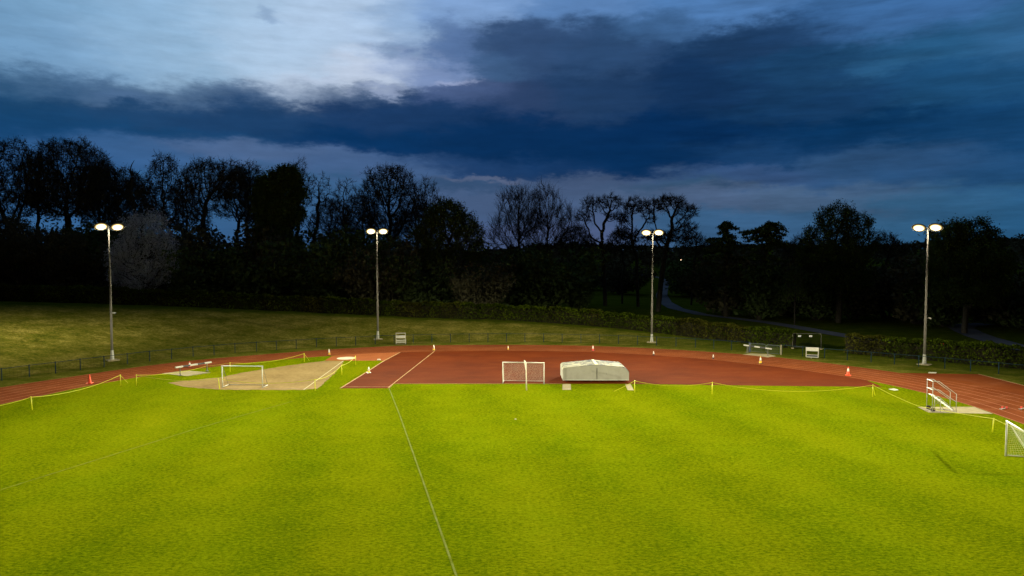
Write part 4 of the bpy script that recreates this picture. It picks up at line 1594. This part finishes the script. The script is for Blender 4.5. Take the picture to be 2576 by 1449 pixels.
# ------------------------------------------------------------------ judges' stand
def judges_stand():
    p = Vector((*G(2345, 1037), 0))
    root = empty('judges_stand', p, math.radians(-8))
    L, W = 1.62, .92        # along x towards the track, y away
    r = .024

    def tube(nm, pts, mat='alu', rad=r, par=None):
        return MB().path(pts, rad, 8).build(nm, M[mat], par or root, smooth=True)
    top = 2.28
    for y in (0, W):
        tube('post', [(0, y, 0), (0, y, top)])
        tube('post', [(.55, y, 0), (.55, y, 1.0)])
        tube('post', [(L, y, 0), (L, y, 1.38)])
        tube('handrail', [(0, y, top), (.42, y, top), (L, y, 1.38)])
        tube('handrail', [(0, y, top - .62), (.42, y, top - .62), (L, y, .80)])
        tube('base_rail', [(0, y, .04), (L, y, .04)])
        tube('stringer', [(.05, y * .86 + .06, 1.18), (.42, y * .86 + .06, 1.15), (L - .1, y * .86 + .06, .18)], 'alu', .03)
    for x in (0, L):
        tube('base_rail', [(x, 0, .04), (x, W, .04)])
    MB().bar((-.0, -.02, top), (0, W + .02, top), .07, .05).build('top_rail', M['white'], root)
    MB().bar((-.0, -.02, top - .62), (0, W + .02, top - .62), .07, .05).build('mid_rail', M['white'], root)
    for i in range(7):
        x = .12 + i * .225
        z = 1.20 - i * .165
        MB().box((x, W / 2, z), (.135, W - .08, .03)).build('tread', M['white'], root, bevel=.006)
    tube('cross_brace', [(.06, W, .1), (1.1, W, .7)], 'galv', .016)
    tube('cross_brace', [(.06, 0, 1.1), (.9, 0, .1)], 'galv', .016)
    for y in (.16, W - .02):
        MB().tube((.12, y - .04, .16), (.12, y + .04, .16), .16, None, 16).build('wheel', M['rubber'], root)
    tag(root, 'metal stepped judges stand with white treads on the concrete pad', 'stand')


judges_stand()


# starting blocks on the track
def block(label, x, y):
    p = Vector((*G(x, y), 0))
    root = empty('starting_block', (p.x, p.y, .012), math.radians(-62))
    MB().box((0, 0, .03), (.07, .85, .035)).build('spine', M['alu'], root)
    for (yy, sx) in ((-.05, -.09), (.22, .09)):
        MB().box((sx, yy, .10), (.12, .03, .17), 0, (math.radians(-35), 'X')).build('foot_pad', M['redc'], root)
        MB().bar((sx, yy + .02, .03), (sx, yy + .16, .03), .05, .03).build('pad_stay', M['rubber'], root)
    MB().box((0, -.40, .03), (.16, .05, .05)).build('end_stop', M['white'], root)
    tag(root, label, 'starting block', 'starting blocks on the right lanes')


block('left of two starting blocks on the lanes behind the judges stand', 2525, 1029)
block('starting block on the lanes cut off by the right photo edge', 2573, 1029)


# ------------------------------------------------------------------ cones
def cone(label, x, y, h, body, sleeve, cap=None, group='traffic cones along the track', bigbase=False):
    p = Vector((*G(x, y), .012))
    root = empty('traffic_cone', p, random.uniform(0, 1.5))
    s = h / .75
    MB().box((0, 0, .02 * s), (.46 * s if bigbase else .40 * s, .46 * s if bigbase else .40 * s, .04 * s)).build('foot', M['sleeve'] if body == 'amber' and bigbase else M['rubber'] if body != 'orange' else M['orange'], root, bevel=.01)
    MB().lathe([(.15 * s, .04 * s), (.135 * s, .07 * s), (.032 * s, .73 * s), (.02 * s, .75 * s)], 18).build('cone_body', M[body], root, smooth=True)
    if sleeve:
        for (z0, z1) in sleeve:
            rr_ = lambda z: (.147 - (z - .04) * (.115 / .69)) * s + .003
            MB().lathe([(rr_(z0), z0 * s), (rr_(z1), z1 * s)], 18).build('reflective_sleeve', M['sleeve'], root, smooth=True)
    tag(root, label, 'cone', group)


def qd(c, x, y):
    return 644 * c + x / 4, 683.9 + y / 4


cone('plain orange cone on the lanes at the left', *qd(0, 903, 1122), .80, 'orange', None, bigbase=True)
cone('red and white cone behind the striped barrier', *qd(0, 1908, 960), .62, 'redc', [(.18, .55)])
cone('amber cone with a white top at the inner lane above the sandy area', *qd(1, 736, 837), .72, 'amber', [(.27, .72)])
cone('amber and white cone where the runway line meets the lanes', *qd(1, 1790, 792), .72, 'amber', [(.25, .70)])
cone('small amber cone on the bend above the netted goal', *qd(1, 2537, 783), .50, 'amber', [(.30, .66)])
cone('squat amber and white cone on the grass at the runway edge', *qd(1, 1135, 1017), .62, 'amber', [(.26, .74)], bigbase=True)
cone('red and white cone on the bend above the long cover', *qd(2, 815, 797), .74, 'redc', [(.30, .62)])
cone('small pale cone on the bend right of the long cover, nearer the third floodlight', *qd(2, 1425, 839), .50, 'rubber', [(.22, .70)])
cone('small pale cone on the bend between the third floodlight and the gate', *qd(2, 2025, 874), .50, 'rubber', [(.22, .68)])
cone('tall amber and white cone in front of the gate', *qd(2, 2500, 922), .76, 'amber', [(.30, .60)])
cone('tall orange and white cone on the right-hand lanes', *qd(3, 806, 1044), .84, 'orange', [(.36, .60)], bigbase=True)


# ------------------------------------------------------------------ stakes and rope
def stake(label, x, yb, lean=(0, 0), h=.98):
    p = Vector((*G(x, yb), 0))
    root = empty('rope_stake', p)
    m = MB().path([Vector((0, 0, -.05)), Vector((lean[0] * .5, lean[1] * .5, h * .5)), Vector((lean[0], lean[1], h))], [.036, .036, .034], 8)
    m.build('stake_shaft', M['yellow'], root, smooth=True)
    MB().lathe([(.042, 0), (.042, .05), (.02, .065)], 8, (lean[0], lean[1], h - .03)).build('stake_cap', M['yellow'], root)
    tag(root, label, 'stake', 'yellow rope stakes')
    return p + Vector((lean[0], lean[1], h - .02))


def rope(label, pts, sags):
    P = []
    for (a, b), s in zip(zip(pts[:-1], pts[1:]), sags):
        for k in range(14):
            t = k / 14
            P.append(a.lerp(b, t) - Vector((0, 0, 4 * s * t * (1 - t))))
    P.append(pts[-1])
    P = [Vector((p.x, p.y, max(p.z, .02))) for p in P]
    o = MB().path(P, .019, 5).build('boundary_rope', M['rope'], None, smooth=True)
    return tag(o, label, 'rope', 'yellow boundary ropes')


def Gv(x, y, z=.02):
    return Vector((*G(x, y), z))


s1 = stake('yellow stake nearest the left photo edge on the grass', *qd(0, 324, 1392), lean=(-.06, 0), h=1.0)
s2 = stake('yellow stake beside a gap, right end of the left rope', *qd(0, 1213, 1147))
s3 = stake('yellow stake across the gap from the left rope, start of the sand rope', *qd(0, 1370, 1147), lean=(.05, 0))
s4 = stake('leaning yellow stake left of the netless goal', *qd(0, 2211, 1188), lean=(-.10, 0))
s5 = stake('yellow stake seen above the netless goal crossbar', *qd(0, 2316, 1007), h=.92)
s6 = stake('yellow stake at the far corner of the sand on the lane edge', *qd(1, 485, 905), h=.92)
s7 = stake('yellow stake at the lower end of the white sector line', *qd(1, 595, 1198), h=1.0)
s8 = stake('yellow stake midway up the right side of the sand', *qd(1, 863, 1035), h=.95)
s9 = stake('yellow stake beside the pale throwing circle', *qd(1, 1002, 937), h=.95)
s10 = stake('yellow stake beside the right end of the long cover', *qd(2, 1233, 1213), h=1.0)
s11 = stake('yellow stake alone on the grass right of the long cover', *qd(2, 2014, 1232), h=1.0)
s12 = stake('yellow stake before the right bend with a second rod leaning on it', *qd(3, 1052, 1260), h=1.0)
s13 = stake('yellow stake between the judges stand and the right-hand goal', 2496.5, 1087, lean=(.06, 0), h=.90)
pr = Vector((*G(*qd(3, 1077, 1245)), 0))
o = MB().path([Vector((0, 0, 0)), s12 - Vector((0, 0, .06)) - pr], .022, 8).build('leaning_rod', M['yellow'])
o.location = pr
tag(o, 'thin yellow rod leaning against the stake before the right bend', 'rod')
rope('yellow rope sagging along the left track edge', [Gv(-60, 1062, .9), s1, s2, Gv(*qd(0, 1287, 1120))], [.12, .38, .02])
rope('yellow rope along the upper side of the sand', [s3, Gv(*qd(0, 2080, 1002), .55), s5, s6, Gv(*qd(1, 535, 893))], [.28, .05, .38, .02])
rope('yellow rope along the lower and right sides of the sand', [s3, s4, s7, s8, s9], [.30, .35, .32, .20])
rope('yellow rope across the grass from the cover to the judges stand', [Gv(*qd(2, 1025, 1205)), s10, s11, s12, Gv(*qd(3, 1500, 1360), .10), s13, Vector((31.6, 37.6, .5))], [.03, .35, .62, .06, .04, .10])
# small litter on the grass
o = MB().box((0, 0, .02), (.13, .10, .04), .4).build('marker_disc', M['white'], bevel=.02)
o.location = (*G(1297, 1055), 0)
tag(o, 'small white marker lying alone on the middle of the grass', 'marker')


# ------------------------------------------------------------------ two walkers behind the right hedge
def skin_part(name, verts, edges, radii, mat, parent, root_i=0, sub=2):
    me = bpy.data.meshes.new(name)
    me.from_pydata(verts, edges, [])
    me.materials.append(mat)
    o = bpy.data.objects.new(name, me)
    COL.objects.link(o)
    if parent is not None:
        o.parent = parent
    m = o.modifiers.new('skin', 'SKIN')
    m.use_smooth_shade = True
    for i, r in enumerate(radii):
        r = r if hasattr(r, '__len__') else (r, r)
        me.skin_vertices[0].data[i].radius = r
    me.skin_vertices[0].data[root_i].use_root = True
    s = o.modifiers.new('sub', 'SUBSURF')
    s.levels = s.render_levels = sub
    return o


def person(label, loc, rz, jacket, hair, stride):
    sx = stride
    v = [(0, 0, .95), (0, 0, 1.15), (0, .01, 1.38), (0, 0, 1.50), (0, -.02, 1.60), (0, -.03, 1.70),          # pelvis..head
         (.10, 0, .92), (.11, -sx, .50), (.11, -sx * .6, .09), (.11, -sx * .6 - .14, .04), (-.10, 0, .92), (-.11, sx * .8, .52), (-.11, sx * 1.3, .10), (-.11, sx * 1.3 - .13, .05),
         (.19, 0, 1.42), (.25, .05, 1.15), (.25, -.08, .93), (.25, -.12, .85), (-.19, 0, 1.42), (-.25, .02, 1.15), (-.25, .10, .93), (-.25, .12, .85), (0, -.10, 1.64)]
    e = [(0, 1), (1, 2), (2, 3), (3, 4), (4, 5), (0, 6), (6, 7), (7, 8), (8, 9), (0, 10), (10, 11), (11, 12), (12, 13), (2, 14), (14, 15), (15, 16), (16, 17), (2, 18), (18, 19), (19, 20), (20, 21), (4, 22)]
    r = [.12, .11, .12, .05, .085, .07, .085, .06, .04, .035, .085, .06, .04, .035, .06, .045, .035, .035, .06, .045, .035, .035, .03]
    b = skin_part('person', v, e, r, M['skin'], None)
    b.location = loc
    b.rotation_euler = (0, 0, rz)
    skin_part('jacket', [v[i] for i in (0, 1, 2, 3, 14, 15, 16, 18, 19, 20)], [(0, 1), (1, 2), (2, 3), (2, 4), (4, 5), (5, 6), (2, 7), (7, 8), (8, 9)],
              [.155, .145, .15, .075, .08, .062, .05, .08, .062, .05], M[jacket], b)
    skin_part('trousers', [v[i] for i in (0, 6, 7, 8, 10, 11, 12)], [(0, 1), (1, 2), (2, 3), (0, 4), (4, 5), (5, 6)], [.13, .10, .075, .06, .10, .075, .06], M['darkcloth'], b)
    skin_part('hair', [(0, .02, 1.60), (0, .01, 1.70), (0, -.04, 1.745)], [(0, 1), (1, 2)], [.075, .09, .065], M[hair], b)
    tag(b, label, 'person', 'walkers behind the hedge')


pz = AT(1932 + 1750 / 4, 859, 79)
person('person in a red jacket walking behind the right-hand hedge', (pz.x, 79, hz(pz.x, 79) - .02), math.radians(110), 'redjacket', 'hairb', .14)
pz = AT(1932 + 1810 / 4, 859, 79.4)
person('grey-haired person in dark clothes behind the right-hand hedge', (pz.x, 79.4, hz(pz.x, 79.4) - .02), math.radians(95), 'darkcloth', 'hairg', .10)


# distant park lamps
def park_lamp(label, x, y, Y):
    b = AT(x, y, Y)
    z0 = hz(b.x, Y)
    root = empty('street_lamp', (b.x, Y, z0))
    h = max(b.z - z0, 3)
    MB().lathe([(.12, 0), (.08, .6), (.06, h)], 8).build('pole', M['galv'], root)
    MB().lathe([(.08, h), (.20, h + .15), (.18, h + .4), (.05, h + .5)], 12).build('lamp_glass', M['farlamp'], root)
    tag(root, label, 'street lamp', 'tiny lamps far off in the park')


park_lamp('tiny far lamp by itself, right above the third floodlight path', 1713, 655, 330)
park_lamp('tiny far lamp low on the slope left of the pines', 1767.5, 673, 300)
park_lamp('tiny far lamp with reddish glow close left of the pines', 1784, 666, 320)

# ------------------------------------------------------------------ sky
w = bpy.data.worlds.new('World')
SC.world = w
w.use_nodes = True
nt = NT(w.node_tree)
for nd in list(nt.n):
    nt.n.remove(nd)
tc = nt.new('ShaderNodeTexCoord')
sep = nt.new('ShaderNodeSeparateXYZ')
nt.link(tc.outputs['Generated'], sep.inputs[0])
az = nt.math('ARCTAN2', sep.outputs[0], sep.outputs[1])
el = nt.math('ARCSINE', sep.outputs[2])
comb = nt.new('ShaderNodeCombineXYZ')
nt.link(az, comb.inputs[0])
nt.link(el, comb.inputs[1])
base_uv = comb.outputs[0]


def mapped(sx, sy, rz=0.0, off=(0, 0, 0)):
    m = nt.new('ShaderNodeMapping')
    m.inputs['Scale'].default_value = (sx, sy, 1)
    m.inputs['Rotation'].default_value = (0, 0, rz)
    m.inputs['Location'].default_value = off
    nt.link(base_uv, m.inputs['Vector'])
    return m.outputs[0]


def centred(sock, amp):
    v = nt.vec('SUBTRACT', sock, (.5, .5, .5))
    return nt.vec('MULTIPLY', v, amp)


warp1 = centred(nt.noise(mapped(5.0, 12.0, .05), 1.0, 5, .6, 'Color'), (.16, .075, 0))
warp2 = centred(nt.noise(mapped(16.0, 46.0, .10, (3, 1, 0)), 1.0, 6, .62, 'Color'), (.075, .040, 0))
warp3 = centred(nt.noise(mapped(60.0, 130.0, .2, (9, 4, 0)), 1.0, 6, .7, 'Color'), (.022, .016, 0))
uv = nt.vec('ADD', nt.vec('ADD', nt.vec('ADD', base_uv, warp1), warp2), warp3)

# measured colours of the dusk sky: (x, y of the survey photograph, colour, spread in azimuth, spread in elevation)
PTS = [
    (-300, 40, (105, 150, 190), 1.2, 1.0), (60, 40, (118, 160, 196), 1, 1), (350, 40, (140, 178, 212), 1, 1), (640, 60, (165, 195, 224), 1, 1), (820, 60, (176, 200, 228), .9, .9), (700, 150, (178, 202, 228), .9, .7), (900, 165, (192, 205, 226), .5, .42),
    (150, 120, (118, 158, 196), 1.1, .6), (420, 140, (150, 184, 214), 1, .7), (760, 205, (190, 205, 226), .7, .35), (1010, 40, (146, 176, 212), .45, .5), (1080, 165, (122, 144, 186), .4, .35),
    (1180, 20, (128, 162, 208), .8, .5), (1420, 10, (92, 132, 184), .9, .5), (1800, 12, (78, 122, 176), 1, .5), (2250, 15, (60, 104, 156), 1, .6), (2600, 60, (52, 98, 146), .8, .7), (2900, 200, (35, 80, 130), 1, 1.2),
    (-150, 190, (44, 84, 132), 1, .45), (60, 190, (62, 92, 138), .8, .35), (300, 215, (62, 90, 138), .8, .35), (560, 225, (58, 84, 132), .7, .35), (60, 270, (24, 68, 118), 1.1, .5), (350, 285, (36, 72, 122), 1, .4),
    (330, 232, (92, 120, 165), .35, .14), (100, 325, (24, 70, 124), 1.2, .35), (600, 300, (32, 66, 116), 1, .5), (850, 225, (72, 94, 142), .7, .3), (1000, 290, (30, 60, 110), 1.1, .5), (1120, 110, (92, 118, 170), .5, .5),
    (1180, 230, (82, 98, 148), .5, .4), (1330, 110, (66, 92, 144), .7, .5), (1290, 250, (60, 80, 130), .7, .5), (1520, 130, (58, 88, 140), .7, .5), (1650, 70, (74, 112, 166), .7, .35), (1500, 240, (44, 74, 124), .8, .6),
    (1900, 90, (36, 68, 116), .9, .45), (1750, 210, (26, 60, 110), 1, .6), (1300, 360, (10, 48, 98), 1.4, .6), (1700, 330, (8, 46, 96), 1.4, .6), (2050, 180, (34, 76, 126), .9, .5), (2000, 260, (28, 68, 118), .9, .35),
    (2350, 110, (42, 90, 140), .9, .5), (2450, 220, (32, 78, 128), .9, .6), (2150, 320, (10, 52, 100), 1.2, .35), (2500, 330, (20, 64, 114), 1, .5), (2200, 165, (48, 94, 144), .5, .2), (900, 350, (10, 54, 108), 1.2, .35),
    (500, 345, (26, 72, 126), 1, .25), (80, 380, (54, 96, 158), 1, .4), (330, 390, (66, 100, 158), 1, .35), (640, 385, (84, 106, 154), 1, .3), (900, 425, (76, 100, 152), 1, .35), (1250, 415, (36, 66, 118), 1.2, .25),
    (1220, 456, (90, 101, 144), .45, .10), (1150, 475, (58, 82, 134), .8, .2), (1560, 400, (8, 48, 98), 1.3, .45), (1500, 470, (74, 90, 140), 1, .3), (1850, 440, (58, 82, 132), 1, .3), (1900, 370, (28, 64, 114), 1.1, .35), (2250, 420, (52, 84, 134), 1, .5),
    (2500, 430, (36, 78, 130), 1, .5), (1300, 520, (76, 94, 146), 1.2, .4), (1700, 500, (80, 98, 146), 1.1, .3), (2050, 500, (76, 98, 146), 1.1, .35), (700, 500, (62, 98, 158), 1.2, .6), (900, 560, (58, 92, 154), 1.2, .6), (250, 520, (60, 102, 170), 1.2, .6),
    (1350, 600, (84, 96, 150), 1.2, .5), (1850, 580, (62, 96, 152), 1.2, .5), (2300, 540, (56, 96, 150), 1.2, .5), (2600, 560, (42, 90, 148), 1.2, .6), (1300, 660, (60, 84, 134), 2, .6),
]
PTS += [(1000, 150, (158, 177, 210), .35, .35), (960, 90, (168, 192, 222), .4, .4), (690, 26, (112, 142, 180), .17, .17), (705, 42, (128, 156, 192), .2, .1), (1690, 470, (52, 82, 128), .7, .22), (1010, 95, (140, 168, 204), .2, .3), (1000, 120, (92, 118, 164), .22, .25), (1120, 60, (96, 124, 170), .3, .25), (1230, 150, (70, 96, 146), .4, .3), (960, 218, (150, 166, 198), .25, .12), (1140, 190, (150, 164, 200), .22, .10), (820, 188, (176, 190, 214), .3, .1)]
num = None
den = None
for (x, y, c, sa, se) in PTS:
    d = Vector(ray(x, y)).normalized()
    a0, e0 = math.atan2(d.x, d.y), math.asin(d.z)
    sc_ = nt.vec('MULTIPLY', nt.vec('SUBTRACT', uv, (a0, e0, 0)), (1 / (.078 * sa), 1 / (.040 * se), 0))
    q = nt.vec('DOT_PRODUCT', sc_, sc_)
    wgt = nt.math('EXPONENT', nt.math('MULTIPLY', q, -1.0))
    wgt = nt.math('ADD', wgt, nt.math('DIVIDE', 2e-4, nt.math('ADD', q, 1.0)))
    if y > 440:
        c = (c[0] * 1.02, c[1] * 1.0, c[2] * .94)
    kk = min(max((112 - c[0]) / 40, 0), 1) * min(max((y - 30) / 60, 0), 1)
    if 1250 < x < 2150 and 50 < y < 320:
        c = (c[0] * .86, c[1] * .87, c[2] * .89)
    c = (c[0] * (1 - .13 * kk), c[1] * (1 - .045 * kk), c[2] * (1 - .10 * kk))
    cl = nt.vec('SCALE', tuple(srgb(*c)), wgt)
    num = cl if num is None else nt.vec('ADD', num, cl)
    den = wgt if den is None else nt.math('ADD', den, wgt)
col = nt.vec('SCALE', num, nt.math('DIVIDE', 1.0, den))
# fine streaks inside the clouds
st = nt.noise(mapped(9.0, 60.0, .12, (7, 2, 0)), 1.0, 6, .6)
st2 = nt.noise(mapped(26.0, 80.0, -.08, (1, 5, 0)), 1.0, 5, .6)
st3 = nt.math('MULTIPLY', nt.math('SUBTRACT', nt.noise(mapped(7.0, 48.0, .30, (2, 8, 0)), 1.0, 6, .62), .5), nt.mapr(az, .08, .30, 0, 1.1, True))
gain = nt.math('ADD', nt.math('ADD', nt.math('MULTIPLY', nt.math('SUBTRACT', st, .5), .42), nt.math('MULTIPLY', nt.math('SUBTRACT', st2, .5), .26)), nt.math('ADD', st3, 1.0))
cloud = nt.vec('SCALE', col, gain)
sky = nt.new('ShaderNodeTexSky', sky_type='NISHITA')
sky.sun_disc = False
sky.sun_elevation = math.radians(-1.5)
sky.sun_rotation = math.radians(-22)
sk = nt.vec('SCALE', sky.outputs[0], .15)
# clear dusk sky overhead and behind, the cloud bank in front
front = nt.math('MULTIPLY', nt.mapr(sep.outputs[1], -.45, .2, 0, 1, True), nt.mapr(el, 1.0, 1.4, 1, 0, True))
fin = nt.mix(front, sk, cloud)
bg = nt.new('ShaderNodeBackground')
nt.link(fin, bg.inputs[0])
bg.inputs[1].default_value = 1.0
out = nt.new('ShaderNodeOutputWorld')
nt.link(bg.outputs[0], out.inputs[0])

# ------------------------------------------------------------------ camera and render settings
cam = bpy.data.cameras.new('camera')
cam.sensor_width = 36.0
cam.lens = 36.0 * F / 2576.0
cam.clip_end = 6000
co = bpy.data.objects.new('camera', cam)
COL.objects.link(co)
co.location = (0, 0, CAMH)
co.rotation_euler = (PI / 2 - PITCH, 0, 0)
SC.camera = co
SC.view_settings.view_transform = 'Standard'
SC.view_settings.look = 'None'
SC.view_settings.exposure = 0.0
SC.view_settings.gamma = 1.0
SC.cycles.max_bounces = 5
SC.cycles.diffuse_bounces = 3
SC.cycles.glossy_bounces = 2
SC.cycles.transparent_max_bounces = 4
SC.cycles.sample_clamp_indirect = 4.0
SC.cycles.use_denoising = True
SC.cycles.denoiser = 'OPENIMAGEDENOISE'
SC.cycles.denoising_input_passes = 'RGB_ALBEDO_NORMAL'
SC.cycles.denoising_prefilter = 'ACCURATE'
